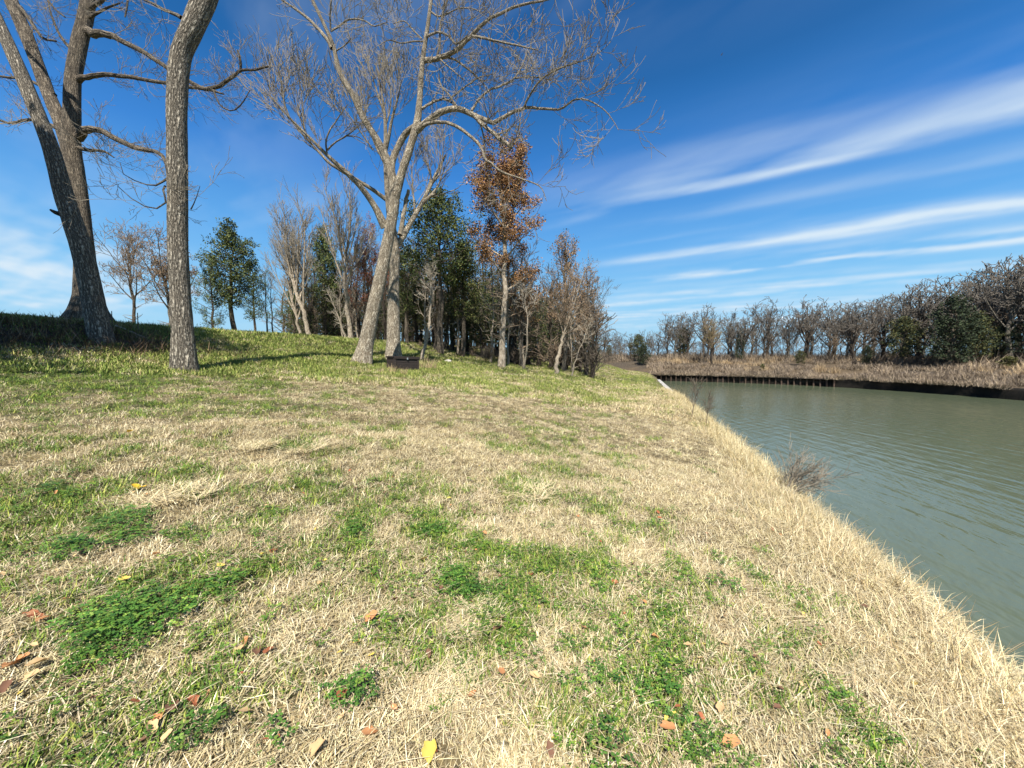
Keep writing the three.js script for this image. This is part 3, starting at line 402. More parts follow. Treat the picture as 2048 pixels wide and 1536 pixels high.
// its companion behind, with fans of fine twigs
const B2 = 18.5;
heroTree('fan_crowned_tree', 'pale upright trunk close behind the great spreading tree, with brushy fans of fine twigs', [M.barkPale, M.twig, M.barkGrey], [[[786, 708, B2, 19], [787, 680, B2, 15], [787, 620, B2, 13.5], [789, 550, B2, 11], [789, 490, B2, 10.5], [780, 430, B2, 8], [774, 370, B2, 6], [771, 314, B2, 5], [771, 260, B2, 4], [768, 215, B2, 3], [760, 170, B2, 2], [752, 130, B2, 1]],
  [[789, 495, B2, 8], [803, 478, B2 + 0.2, 6.5], [824, 441, B2 + 0.4, 5.6], [844, 406, B2 + 0.6, 4.8], [867, 359, B2 + 0.8, 3.6], [891, 310, B2 + 1, 2.2]]],
  [{ p: [[771, 300, B2, 3.4], [778, 270, B2 - 0.2, 3], [786, 232, B2 - 0.4, 2.4], [796, 195, B2 - 0.6, 1.6], [802, 160, B2 - 0.8, 0.8]], o: { tw: 16, f0: 0.35 } },
    { p: [[772, 330, B2, 3.4], [752, 290, B2 + 0.3, 2.8], [735, 250, B2 + 0.5, 2.2], [722, 215, B2 + 0.7, 1.6], [712, 185, B2 + 0.9, 0.9]], o: { tw: 14, f0: 0.35 } },
    { p: [[768, 225, B2, 2.6], [756, 190, B2, 1.8], [744, 150, B2, 1]], o: { tw: 14 } }, { p: [[770, 260, B2, 2], [782, 200, B2 + 0.5, 1.3], [775, 140, B2 + 1, 0.8]], o: { tw: 14 } },
    { p: [[774, 400, B2, 4.4], [735, 372, B2 - 0.4, 3.8], [700, 352, B2 - 0.8, 3.4], [664, 330, B2 - 1.2, 3], [634, 300, B2 - 1.4, 2.6], [600, 262, B2 - 1.6, 2.2], [570, 225, B2 - 1.8, 1.7], [545, 195, B2 - 2, 1.1]], o: { tw: 22, f0: 0.5 } },
    { p: [[612, 276, B2 - 1.5, 1.9], [606, 235, B2 - 1.4, 1.5], [604, 195, B2 - 1.3, 1], [596, 150, B2 - 1.2, 0.7]], o: { tw: 16 } }, { p: [[580, 238, B2 - 1.7, 1.7], [566, 195, B2 - 1.7, 1.3], [562, 150, B2 - 1.7, 0.9]], o: { tw: 16 } },
    { p: [[746, 300, B2 + 0.2, 1.7], [712, 250, B2 - 0.2, 1.3], [686, 215, B2 - 0.5, 0.8]], o: { tw: 13 } },
    { p: [[844, 408, B2 + 0.6, 3.6], [858, 394, B2 + 0.5, 3.2], [872, 387, B2 + 0.5, 2.6]], o: { tw: 4 } },
    { p: [[856, 380, B2 + 0.7, 2.4], [862, 350, B2 + 0.9, 1.7], [850, 320, B2 + 1.1, 1]], o: { tw: 10 } }, { p: [[830, 430, B2 + 0.5, 2.4], [826, 380, B2 + 0.8, 1.5], [822, 330, B2 + 1, 0.9]], o: { tw: 14 } },
    { p: [[860, 372, B2 + 0.8, 2], [880, 345, B2 + 0.5, 1.4], [886, 300, B2 + 0.4, 0.8]], o: { tw: 10 } }],
  FAN, 29, { twigs: 0.68, sides: 20, flare: 0.3, step: 0.18, lstep: 0.3 });
console.log('hero trees');

// ---------------------------------------------------------------- the grove
const OAK = [{ n: 9, len: 0.34, ang: 0.75, wig: 0.13, trop: 0.05, seg: 7, rr: 0.55 }, { n: 7, len: 0.42, ang: 0.8, wig: 0.2, trop: 0.04, seg: 5, sides: 4, rr: 0.45, fall: 0.7 }, { n: 5, len: 0.5, ang: 0.75, wig: 0.22, trop: 0.05, seg: 4, sides: 3, rr: 0.55 }, { n: 4, len: 0.55, ang: 0.7, wig: 0.22, trop: 0.05, seg: 3, sides: 3, rr: 0.7 }];
const VASE = [{ n: 8, len: 0.5, ang: 0.42, wig: 0.06, trop: 0.06, seg: 8, rr: 0.6 }, { n: 9, len: 0.36, ang: 0.5, wig: 0.10, trop: 0.08, seg: 5, sides: 4, rr: 0.45, fall: 0.7 }, { n: 6, len: 0.5, ang: 0.5, wig: 0.13, trop: 0.09, seg: 4, sides: 3, rr: 0.55 }, { n: 3, len: 0.55, ang: 0.45, wig: 0.14, trop: 0.09, seg: 2, sides: 3, rr: 0.7 }];
const THIN = [{ n: 11, len: 0.17, ang: 0.8, wig: 0.16, trop: 0.05, seg: 5, rr: 0.4 }, { n: 5, len: 0.5, ang: 0.7, wig: 0.22, trop: 0.05, seg: 4, sides: 3, rr: 0.5 }, { n: 5, len: 0.5, ang: 0.7, wig: 0.22, trop: 0.05, seg: 3, sides: 3, rr: 0.65 }];
function oakGeo(seed, o = {}) { return () => growTree({ seed, h: 10, r: 0.24, stem: 0.62, tip: 0.45, crown: 0.42, min: 0.013, levels: OAK, bend: 0.05, topAng: 0.45, topLen: 0.95, ...o }); }
const vaseGeo = (seed, o = {}) => () => growTree({ seed, h: 10, r: 0.19, stem: 0.5, tip: 0.5, crown: 0.4, min: 0.009, levels: VASE, bend: 0.03, topAng: 0.5, ...o });
const thinGeo = (seed, o = {}) => () => growTree({ seed, h: 10, r: 0.12, stem: 0.92, tip: 0.2, crown: 0.4, min: 0.009, levels: THIN, bend: 0.06, topAng: 0.6, topLen: 0.6, deadBranches: 6, ...o });
const cedarGeo = (seed, o = {}) => () => growCedar({ seed, h: 10, r: 0.2, low: 0.28, w: 2.1, boughs: 64, sprays: 15, per: 13, spread: 0.24, size: 0.125, cols: CEDAR, shape: 'round', ...o });
const sapGeo = (k) => thinGeo(680 + k, { r: 0.14, stem: 0.85, crown: 0.12, min: 0.04, levels: [{ n: 10, len: 0.4, ang: 0.6, wig: 0.12, trop: 0.05, seg: 4, rr: 0.5 }, { n: 4, len: 0.5, ang: 0.6, wig: 0.2, trop: 0.04, seg: 3, sides: 3, rr: 0.6 }, { n: 3, len: 0.5, ang: 0.6, wig: 0.2, trop: 0.04, seg: 2, sides: 3, rr: 0.7 }] });
const mBare = { tr: M.barkGrey, cr: M.twig }, mDark = { tr: M.barkDark, cr: M.twigDark }, mPale = { tr: M.barkWhite, cr: M.twigPale }, mWarm = { tr: M.barkBrown, cr: M.twigWarm }, mCed = { tr: M.barkBrown, br: M.twigDark, cr: M.leaf }, mLf = { tr: M.barkGrey, cr: M.twigWarm, lf: M.leaf }, mLp = { tr: M.barkWhite, cr: M.twigWarm, lf: M.leaf };
function stand(u, t, vTop) { const a = at(u, 700, t), y = landH(a.x, a.z), top = at(u, vTop, t).y; return [V(a.x, y - 0.05, a.z), top - y]; }
function put(name, key, make, mats, u, t, vTop, wide, label, category, group, yaw = 0) { const [p, h] = stand(u, t, vTop); return treeThing(name, key, make, p, h / 10 * wide, h / 10, yaw, mats, label, category, group); }
const bare = 'bare trees of the grove';
put('bare_tree', 'oakA', oakGeo(101, { crown: 0.5, stem: 0.7, deadBranches: 26, r: 0.16 }), mWarm, 265, 27, 452, 0.85, 'slim bare tree on the skyline left of the furrowed trunk, many low dead twigs', 'tree', bare);
put('bare_tree', 'oakB', oakGeo(102, { crown: 0.42, deadBranches: 22, r: 0.17, leaf: { n: 3, spread: 0.2, size: 0.1, cols: TAN, keep: 0.35 } }), mLf, 334, 26, 458, 1.0, 'bare tree with a few brown leaves half hidden by the furrowed trunk', 'tree', bare, 1);
put('cedar_tree', 'cedA', cedarGeo(201, { low: 0.34, w: 1.7 }), mCed, 470, 25, 446, 0.95, 'tall pointed cedar on the skyline right of the furrowed trunk', 'tree', 'cedars of the grove');
put('cedar_tree', 'cedB', cedarGeo(202, { low: 0.12, w: 2.6, boughs: 40 }), mCed, 429, 24, 520, 0.75, 'low bushy cedar left of the tall pointed cedar', 'tree', 'cedars of the grove');
put('cedar_tree', 'cedC', cedarGeo(203, { low: 0.3, w: 2.2, boughs: 44 }), mCed, 512, 25.5, 522, 0.72, 'shorter cedar right of the tall pointed cedar', 'tree', 'cedars of the grove');
for (const [u, t, v, k, l] of [[536, 28, 530, 0, 'thin bare tree right of the cedars on the skyline'], [549, 27, 545, 1, 'second thin bare tree beside the cedars, twin of its neighbour']]) put('thin_tree', 'thin' + k, thinGeo(301 + k), mBare, u, t, v, 1, l, 'tree', bare, k);
put('vase_tree', 'vaseA', vaseGeo(401, { lean: V(-0.30, 0, 0), levels: VASE.map((q, i) => i ? q : { ...q, len: 0.56, n: 9 }) }), { tr: M.barkWhite, cr: M.twig }, 620, 25, 392, 0.85, 'bare tree with several pale stems fanning up to the left', 'tree', bare);
put('vase_tree', 'vaseB', vaseGeo(402, { lean: V(-0.22, 0, 0) }), { tr: M.barkWhite, cr: M.twig }, 603, 27, 470, 0.8, 'smaller bare tree beside the fanning pale stems', 'tree', bare, 0.2);
put('vase_tree', 'vaseC', vaseGeo(403, { r: 0.16, crown: 0.5, stem: 0.6, levels: VASE.map((q, i) => i ? q : { ...q, len: 0.42, ang: 0.55, n: 9 }) }), { tr: M.barkWhite, cr: M.twig }, 702, 24, 368, 0.92, 'straight pale trunk with a wide bare crown left of the great tree', 'tree', bare);
put('leaning_bare_tree', 'thin3', thinGeo(304, { lean: V(-0.35, 0, 0), r: 0.2, stem: 0.8 }), mPale, 692, 23.5, 560, 1, 'pale crooked trunk leaning left at the foot of the straight pale trunk', 'tree', bare);
put('rust_tree', 'rust', oakGeo(105, { crown: 0.25, stem: 0.75, r: 0.16, leaf: { n: 16, spread: 0.3, size: 0.10, cols: RUST, keep: 0.85 }, levels: OAK.slice(0, 3) }), mLf, 732, 25.5, 466, 0.8, 'rust red leaved tree behind the great spreading trunk', 'tree');
put('cedar_tree', 'cedA', null, mCed, 652, 31, 455, 0.8, 'cedar spire behind the bare crowns left of the rust red tree', 'tree', 'cedars of the grove', 2);
put('cedar_tree', 'cedC', null, mCed, 590, 32, 560, 0.9, 'dark cedar behind the fanning pale stems', 'tree', 'cedars of the grove', 1);
put('cedar_tree', 'cedB', null, mCed, 668, 33, 570, 0.9, 'low dark cedar between the fanning stems and the straight pale trunk', 'tree', 'cedars of the grove', 3);
put('cedar_tree', 'cedD', cedarGeo(204, { low: 0.45, w: 2.1, boughs: 60 }), mCed, 882, 26, 388, 0.98, 'big broad cedar just right of the great spreading tree', 'tree', 'cedars of the grove');
put('cedar_tree', 'cedE', cedarGeo(205, { low: 0.35, w: 1.9, cols: [...CEDAR, ...OLIVE] }), mCed, 925, 27.5, 485, 1.0, 'olive green cedar below the big broad cedar', 'tree', 'cedars of the grove');
put('cedar_tree', 'cedC', null, mCed, 815, 28, 498, 0.95, 'dark cedar seen between the two pale trunks and the broad cedar', 'tree', 'cedars of the grove', 4);
put('cedar_tree', 'cedE', null, mCed, 852, 29, 590, 1.1, 'low olive cedar behind the dead leaning trunk', 'tree', 'cedars of the grove', 2);
put('dead_tree', 'dead1', thinGeo(310, { lean: V(0.13, 0, 0), r: 0.22, stem: 0.9, crown: 0.6, tip: 0.35, deadBranches: 16 }), mPale, 843, 21, 520, 0.8, 'dead leaning trunk with bleached bark and snapped side branches', 'tree', bare, 0.1);
put('brown_leaved_tree', 'brownL', oakGeo(107, { crown: 0.40, stem: 0.9, r: 0.17, deadBranches: 22, tip: 0.3, topAng: 0.6, topLen: 1.25, pow: 0.75, bend: 0.02, crook: 0.5, levels: [{ ...OAK[0], n: 20, len: 0.15, ang: 0.98 }, { ...OAK[1], n: 6 }, OAK[2]], leaf: { n: 23, spread: 0.27, size: 0.085, cols: BROWN, keep: 0.88 } }), mLp, 1002, 23, 320, 0.98, 'tallest tree of the grove, brown leaves still on and a bleached lower trunk', 'tree', undefined, 1);
put('brown_leaved_tree', 'brownS', oakGeo(108, { crown: 0.4, r: 0.15, leaf: { n: 7, spread: 0.2, size: 0.13, cols: BROWN, keep: 0.6 }, levels: OAK.slice(0, 3) }), mLf, 1046, 26, 528, 0.8, 'short brown leaved tree at the right foot of the tallest tree', 'tree', undefined, 2);
put('curved_tree', 'thin4', thinGeo(311, { bend: 0.14, r: 0.13, crown: 0.6 }), mPale, 1046, 22.5, 560, 1, 'slender white trunk bowed like a bow, right of the tallest tree', 'tree', bare, 2.2);
put('forked_bare_tree', 'fork', vaseGeo(404, { lean: V(0.22, 0, 0), r: 0.2, stem: 0.42, crown: 0.7, levels: [{ ...VASE[0], n: 4, len: 0.62, ang: 0.4 }, { ...VASE[1], wig: 0.2, ang: 0.8 }, { ...VASE[2], wig: 0.22, ang: 0.8 }, VASE[3]], leaf: { n: 3, spread: 0.2, size: 0.1, cols: TAN, keep: 0.3 } }), { ...mLp }, 1112, 23, 520, 1, 'pale leaning tree that forks low, at the right of the grove', 'tree', bare);
put('tan_tree', 'tanA', oakGeo(109, { crown: 0.3, r: 0.16, stem: 0.85, leaf: { n: 4, spread: 0.22, size: 0.11, cols: TAN, keep: 0.75 }, levels: [{ ...OAK[0], n: 13, len: 0.22 }, OAK[1], OAK[2]] }), mLf, 1128, 27, 466, 0.95, 'grey brown tree with thin withered foliage at the right of the grove', 'tree', undefined, 0.4);
put('tan_tree', 'tanA', null, mLf, 1172, 27, 530, 0.8, 'smaller withered tree at the right end of the grove', 'tree', undefined, 2.4);
put('leaning_bare_tree', 'thin5', thinGeo(312, { lean: V(0.35, 0, 0), r: 0.13, stem: 0.85, crown: 0.5 }), mPale, 1142, 22.5, 620, 1, 'short white trunk leaning right at the end of the grove', 'tree', bare, 0);
put('drooping_tree', 'droop', oakGeo(110, { crown: 0.25, stem: 0.8, r: 0.16, levels: [{ ...OAK[0], n: 12, len: 0.36, ang: 1.0, trop: -0.02 }, { ...OAK[1], trop: -0.01 }, OAK[2], OAK[3]] }), mDark, 1186, 25, 590, 0.9, 'dark bare tree with drooping branches at the right end of the grove', 'tree', bare, 1);
{ // the thin dark stems that fill the grove
  const r = RNG(909);
  const gm = [[640, 'behind the fanning pale stems'], [690, 'left of the straight pale trunk'], [745, 'behind the rust red tree'], [815, 'behind the two big pale trunks'], [870, 'behind the dead leaning trunk'], [950, 'under the big broad cedar'], [1025, 'behind the tallest brown leaved tree'], [1090, 'behind the bowed white trunk'], [1150, 'behind the low forking tree'], [3000, 'at the right end of the grove']];
  for (let k = 0; k < 132; k++) {
    const u = 575 + (k + r() * 0.9) * (1195 - 575) / 132, t = 26 + r() * 19, kind = r(), where = gm.find((q) => u < q[0])[1];
    const top = lerp(560, 500, Math.sin(Math.PI * clamp((u - 560) / 640))) + (r() - 0.5) * 60 + (u > 1090 ? 40 : 0);
    if (kind < 0.42) put('grove_cedar', 'cedL' + (k % 3), cedarGeo(240 + (k % 3), { low: 0.1 + 0.08 * (k % 3), w: 2.3, boughs: 42, sprays: 9, per: 7, size: 0.2, cols: [...CEDARD, ...OLIVE.slice(0, 2), CEDAR[0]] }), mCed, u, t + 2, top + 30 + r() * 70, 0.9 + 0.4 * r(), `dark cedar deep in the grove ${where}`, 'tree', `inner cedars ${where}`, r() * 6);
    else { const pale = k % 7 === 2, cl = pale ? 'pale' : k % 3 ? 'dark' : 'brown'; put('grove_tree', 'thinG' + (k % 6), thinGeo(330 + (k % 6), { r: 0.16, min: 0.013, crown: 0.22, lsides: 4, sides: 7, levels: [{ ...THIN[0], n: 14, len: 0.2 }, { ...THIN[1], n: 4, seg: 3 }, { ...THIN[2], n: 4, seg: 2 }] }), pale ? mPale : k % 3 ? mDark : mWarm, u, pale ? 25 + 4 * r() : t, pale ? top - 10 : top, pale ? 0.66 : 0.9 + 0.3 * r(), `thin ${cl} bare tree in the grove ${where}`, 'tree', `thin ${cl} trees ${where}`, r() * 6); }
  }
  for (let k = 0; k < 46; k++) { // brushy trees at the back
    const u = 580 + (k + r()) * (1190 - 580) / 46, t = 36 + r() * 12, where = gm.find((q) => u < q[0])[1];
    put('brushy_tree', 'sap' + (k % 3), sapGeo(k % 3), k % 2 ? mDark : mWarm, u, t, lerp(585, 545, Math.sin(Math.PI * clamp((u - 560) / 640))) + r() * 50, 0.9 + 0.4 * r(), `brushy leafless tree at the back of the grove ${where}`, 'tree', `brushy trees ${where}`, r() * 6.28);
  }
  // undergrowth at the foot of the grove
  for (let k = 0; k < 24; k++) { const u = 580 + k * 26 + r() * 10, t = 25 + r() * 8; const where = gm.find((q) => u < q[0])[1]; put('undergrowth_shrub', 'shrub' + (k % 3), () => growTree({ seed: 500 + k, h: 10, r: 0.16, stem: 0.3, tip: 0.5, crown: 0.1, min: 0.07, levels: [{ n: 11, len: 0.6, ang: 0.5, wig: 0.14, trop: 0.02, seg: 5, rr: 0.6 }, { n: 5, len: 0.5, ang: 0.6, wig: 0.2, trop: 0.03, seg: 3, sides: 3, rr: 0.6 }, { n: 3, len: 0.5, ang: 0.6, wig: 0.2, trop: 0.03, seg: 2, sides: 3, rr: 0.7 }] }), k % 2 ? mDark : mWarm, u, t, 676 + r() * 28, 1.3, `leafless shrub on the ground ${where}`, 'shrub', `shrubs ${where}`, r() * 6); }
}
console.log('grove');

// ---------------------------------------------------------------- trees across the pond
{
  const r = RNG(4242);
  const tops = table([[1150, 650], [1190, 648], [1230, 652], [1280, 652], [1310, 640], [1350, 626], [1420, 618], [1480, 628], [1500, 612], [1560, 616], [1610, 597], [1640, 603], [1700, 596], [1750, 602], [1790, 574], [1840, 570], [1880, 578], [1930, 552], [1990, 542], [2040, 520], [2140, 500], [2300, 470]]);
  const deep = table([[1150, 75], [1340, 65], [1500, 59], [1680, 51], [1850, 44], [2048, 39], [2300, 33]]);
  const far = 'bare trees across the pond';
  const marks = [[1240, 'beyond the end of the grove'], [1310, 'behind the round dark cedar near the seawall'], [1395, 'left of the yellowish budding tree'], [1455, 'around the yellowish budding tree'], [1530, 'around the narrow ivy dark column'], [1620, 'above the green bush on the bank'], [1700, 'right of the low green cedar'], [1765, 'around the low dark cedar'], [1850, 'around the broad brownish cedar'], [1930, 'behind the tall black green cedar'], [1990, 'right of the tall black green cedar'], [2048, 'at the right edge of the picture'], [3000, 'beyond the right edge of the picture']];
  for (let row = 0; row < 3; row++) {
    const n = [28, 26, 18][row];
    for (let k = 0; k < n; k++) {
      const u = 1175 + (k + 0.2 + 0.6 * r() + row * 0.33) * (2230 - 1175) / n, t = deep(u) + row * 6 + (r() - 0.5) * 5, v = tops(u) + [4, -3, 8][row] + r() * 18 + (u < 1330 ? 6 : 0), i = Math.floor(r() * 6), pale = k % 3 === 1;
      const where = marks.find((q) => u < q[0])[1], rw = ['front row', 'second row', 'back row'][row], cl = pale ? 'grey' : 'dark';
      put('far_oak', 'far' + i + (row === 2 ? 'b' : ''), oakGeo(600 + i, { sides: 7, lsides: 5, min: 0.03, r: 0.23 + 0.03 * (i % 3), stem: 0.5 + 0.07 * (i % 3), crown: 0.3 + 0.06 * (i % 4), bend: 0.05, crook: 0.7, deadBranches: 8, levels: [{ ...OAK[0], n: 8 + i % 3, len: 0.44, ang: 0.62, wig: 0.12, seg: 6, trop: 0.07 }, { ...OAK[1], n: 5, len: 0.42, wig: 0.24, seg: 4, sides: 3 }, { ...OAK[2], n: 4, wig: 0.28, seg: 3 }, ...(row === 2 ? [] : [{ ...OAK[3], n: 2, wig: 0.28, seg: 2 }])] }), pale ? { tr: M.barkGrey, cr: M.twigFar } : { tr: M.barkDark, cr: M.twigFar }, u, t, v, 0.95 + 0.35 * r(), `${cl} bare far oak, ${rw}, ${where}`, 'tree', `${cl} far oaks, ${rw}, ${where}`, r() * 6.28);
    }
  }
  for (let k = 0; k < 66; k++) { // understorey
    const u = 1190 + (k + r()) * (2200 - 1190) / 66, t = deep(u) + r() * 14 - 1, where = marks.find((q) => u < q[0])[1];
    put('thicket_sapling', 'sap' + (k % 3), sapGeo(k % 3), k % 2 ? { tr: M.barkDark, cr: M.twigFar } : { tr: M.barkBrown, cr: M.twigWarm }, u, t, lerp(tops(u), 722, 0.45 + 0.3 * r()), 1.1 + 0.5 * r(), `leafless sapling thicket under the far oaks ${where}`, 'sapling', `saplings ${where}`, r() * 6.28);
  }
  const C = 'evergreens across the pond';
  for (const [u, v, w, dt, cd, l] of [[1218, 690, 1.0, -2, 0, 'small dark cedar at the end of the field beyond the grove'], [1276, 668, 1.2, -4, 0, 'dark cedar in the far tree line just right of the field'], [1287, 688, 1.3, -8, 1, 'round dark cedar in front of the far tree line near the seawall'], [1366, 655, 0.9, 3, 0, 'cedar among the bare oaks left of the yellowish tree'], [1480, 658, 0.6, -2, 1, 'narrow ivy dark column between the bare oaks'], [1600, 700, 1.3, -4, 0, 'low green cedar under the bare oaks across the pond'], [1806, 633, 1.25, -3, 0, 'broad brownish cedar in the right part of the far tree line'], [1905, 590, 1.15, -4, 1, 'tall black green cedar near the right edge across the pond'], [1950, 622, 1.1, -3, 0, 'green cedar right of the tall black green cedar'], [2008, 640, 1.3, -2, 1, 'dark cedar at the right edge of the picture across the pond'], [2090, 620, 1.2, -2, 1, 'dark cedar beyond the right edge of the far tree line'], [1735, 690, 1.2, -3, 1, 'low dark cedar left of the broad brownish cedar']])
    put('far_cedar', cd ? 'fcD' : 'fcA', cedarGeo(cd ? 221 : 220, { low: cd ? 0.1 : 0.18, w: 2.5, boughs: 62, sprays: 12, per: 9, spread: 0.36, size: 0.22, cols: cd ? CEDARD : [...CEDARD, ...OLIVE] }), mCed, u, deep(u) + dt, v, w, l, 'tree', C, r() * 6);
  put('budding_tree', 'bud', oakGeo(650, { min: 0.018, crown: 0.3, leaf: { n: 3, spread: 0.4, size: 0.12, cols: [lin(150, 130, 60), lin(130, 116, 58)], keep: 0.7 }, levels: [OAK[0], OAK[1], { ...OAK[2], n: 6 }] }), { tr: M.barkDark, cr: M.twigWarm, lf: M.leaf }, 1424, 56, 632, 0.9, 'yellowish budding tree in the middle of the far tree line', 'tree', undefined, 1);
  // single shrubs on the far bank
  const sh = (u, v, t, w, cols, l) => put('bank_shrub', 'bsh' + l.length, cedarGeo(700 + l.length, { low: 0.02, w: 3.2, boughs: 30, sprays: 10, per: 7, spread: 0.7, size: 0.6, cols }), mCed, u, t, v, w, l, 'shrub', 'shrubs on the far bank', 1);
  sh(1526, 727, 50, 1, CEDAR, 'small cedar sapling on the far bank above the piles'); sh(1559, 737, 49, 1.1, CEDAR, 'green bush on the far bank just above the retaining wall'); sh(1846, 751, 37.5, 2.6, OLIVE, 'yellow green bush spilling over the retaining wall on the right'); sh(1425, 746, 52, 1.2, CEDAR, 'tiny dark bush on the far bank near the left end of the wall'); sh(2020, 712, 35, 2, OLIVE, 'feathery green bush at the right edge under the far trees');
}
console.log('far trees');
// brush and dead grass on the far bank: nobody could count it
function instanced(name, geo, mat, list, parent) {
  const im = new THREE.InstancedMesh(geo, mat, list.length), m = new THREE.Matrix4(), q = new THREE.Quaternion(), e = new THREE.Euler(), c = new THREE.Color();
  list.forEach(([x, y, z, ry, s, sy, tx, tz, col], k) => { e.set(tx || 0, ry, tz || 0, 'XZY'); q.setFromEuler(e); m.compose(V(x, y, z), q, V(s, sy ?? s, s)); im.setMatrixAt(k, m); if (col) im.setColorAt(k, c.setRGB(col[0], col[1], col[2])); });
  im.name = name; im.castShadow = im.receiveShadow = true; im.userData.kind = 'stuff'; parent.add(im); return im;
}
function stuff(name, label, category) { const g = new THREE.Group(); g.name = numbered(name); scene.add(g); tag(g, label, category, null, 'stuff'); return g; }
// a tuft: arching tapered blades growing from a small patch
function tuft(seed, o) {
  const r = RNG(seed), mb = new MB();
  for (let k = 0; k < o.n; k++) {
    const a = r() * 6.283, rr = o.spread * Math.sqrt(r()), x = Math.cos(a) * rr, z = Math.sin(a) * rr, az = r() * 6.283, L = o.len * (0.45 + 0.85 * r()), lean = o.flat ? o.lean * (0.88 + 0.16 * r()) : o.lean * (0.3 + 1.1 * r()), cur = o.curl * (r() * 1.4 - 0.2), w = o.w * (0.7 + 0.6 * r());
    const cz = Math.cos(az), sz = Math.sin(az), ns = o.seg, c = o.cols[Math.floor(r() * o.cols.length)], v = 0.8 + 0.4 * r(), cc = [c[0] * v, c[1] * v, c[2] * v];
    let px = x, py = -0.01, pz = z, ang = lean, tw = r() * 3.14, prev = -1; const wx0 = Math.cos(az + 1.57 + (r() - 0.5)), wz0 = Math.sin(az + 1.57 + (r() - 0.5));
    for (let j = 0; j <= ns; j++) {
      const f = j / ns, ww = w * (j === ns ? 0.15 : 1 - 0.45 * f) * 0.5, ny = Math.sin(ang), nh = -Math.cos(ang);
      const i0 = mb.v(px - wx0 * ww, py, pz - wz0 * ww, cz * nh, ny, sz * nh, 0, f, cc); mb.v(px + wx0 * ww, py, pz + wz0 * ww, cz * nh, ny, sz * nh, 1, f, cc);
      if (prev >= 0) mb.i.push(prev, prev + 1, i0, prev + 1, i0 + 1, i0); prev = i0;
      const st = L / ns; px += cz * Math.sin(ang) * st; pz += sz * Math.sin(ang) * st; py += Math.cos(ang) * st; ang += cur / ns; if (o.kink && r() < 0.15) ang += 0.8 * (r() - 0.3);
      if (py < 0.004 && ang > 1.5) ang = 1.5;
    }
  }
  return mb.geo(true);
}
const STRAW = [lin(210, 196, 156), lin(192, 176, 134), lin(224, 212, 176), lin(164, 144, 106), lin(204, 188, 150)], GREEN = [lin(104, 128, 44), lin(124, 142, 52), lin(84, 110, 40), lin(156, 160, 76)], TURF = [lin(122, 138, 60), lin(142, 150, 74), lin(106, 124, 52), lin(170, 164, 100)], BRUSH = [lin(150, 134, 114), lin(128, 114, 98), lin(170, 152, 126), lin(110, 98, 86)], WEED = [lin(188, 164, 126), lin(166, 144, 112), lin(148, 128, 102)];
{
  const r = RNG(31), br = stuff('far_bank_brush', 'grey brown leafless brush covering the bank across the pond', 'brush'), wd = stuff('far_bank_grass', 'tall tan dead grass along the top of the far bank', 'dead grass');
  const gb = [0, 1, 2].map((k) => tuft(800 + k, { n: 70, spread: 0.5, len: 0.62, lean: 0.75, curl: 0.8, w: 0.024, seg: 3, cols: BRUSH, kink: 1 })), gw = [0, 1].map((k) => tuft(810 + k, { n: 60, spread: 0.4, len: 0.6, lean: 0.5, curl: 0.7, w: 0.022, seg: 3, cols: WEED }));
  const Lb = [[], [], []], Lw = [[], []];
  for (let k = 0; k < 6200; k++) {
    const i = Math.floor(r() * SHN), f = -0.25 + Math.pow(r(), 1.3) * 14, x = shorePts[i].x + shoreNor[i][0] * f + (r() - 0.5), z = shorePts[i].z + shoreNor[i][1] * f + (r() - 0.5); if (z > 0 || x < 2) continue;
    const fd = Math.max(0, farDist(x, z)), y = Math.max(farH(x, z, fd), ground(x, z)); if (dOf(x, z) > 0.5) continue; const n = fbm(x * 0.22, z * 0.22, 55, 3), s = 0.6 + 0.7 * r();
    if (z > -31 && f < 4 && z < -18) { if (r() < 0.8) continue; }
    const v = (0.75 + 0.5 * r()) * (0.7 + 0.6 * fbm(x * 0.6, z * 0.6, 58, 3)); if (fbm(x * 0.4, z * 0.4, 59, 3) < 0.36) continue;
    if (n + 0.02 * (f - 7) > 0.55 && f > 2) Lw[k % 2].push([x, y, z, r() * 6.28, s, s * (0.8 + 0.5 * r()), 0, 0, [v, v, v]]); else Lb[k % 3].push([x, y, z, r() * 6.28, s * (f < 0.3 ? 0.8 : 1), s, f < 0.4 ? 0.3 * (r() - 0.5) : 0, 0, [v, v, v]]);
  }
  for (let k = 0; k < 1100; k++) { const i = Math.floor(r() * SHN), f = -0.2 + 0.55 * r(), x = shorePts[i].x + shoreNor[i][0] * f + (r() - 0.5), z = shorePts[i].z + shoreNor[i][1] * f + (r() - 0.5); if (z > 0 || x < 14 || fbm(x * 0.5, z * 0.5, 63, 3) < 0.4) continue; const v = 0.8 + 0.4 * r(); Lb[k % 3].push([x, -0.74, z, r() * 6.28, 0.6 + 0.5 * r(), 0.5 + 0.4 * r(), 0.5 * (r() - 0.5), 0.5 * (r() - 0.5), [v, v, v]]); }
  for (let k = 0; k < 2600; k++) { const i = Math.floor(r() * SHN), f = 9 + r() * 20, x = shorePts[i].x + shoreNor[i][0] * f + (r() - 0.5), z = shorePts[i].z + shoreNor[i][1] * f + (r() - 0.5); if (z > -2 || x < 6) continue; const y = Math.max(farH(x, z, f), ground(x, z)), v = 0.6 + 0.4 * r(), sc = 1.2 + 1.1 * r(); Lb[k % 3].push([x, y, z, r() * 6.28, sc, sc * (0.9 + 0.7 * r()), 0, 0, [v, v, v]]); }
  gb.forEach((g, k) => instanced('brush_clumps', g, M.blade, Lb[k], br)); gw.forEach((g, k) => instanced('grass_clumps', g, M.blade, Lw[k], wd));
}

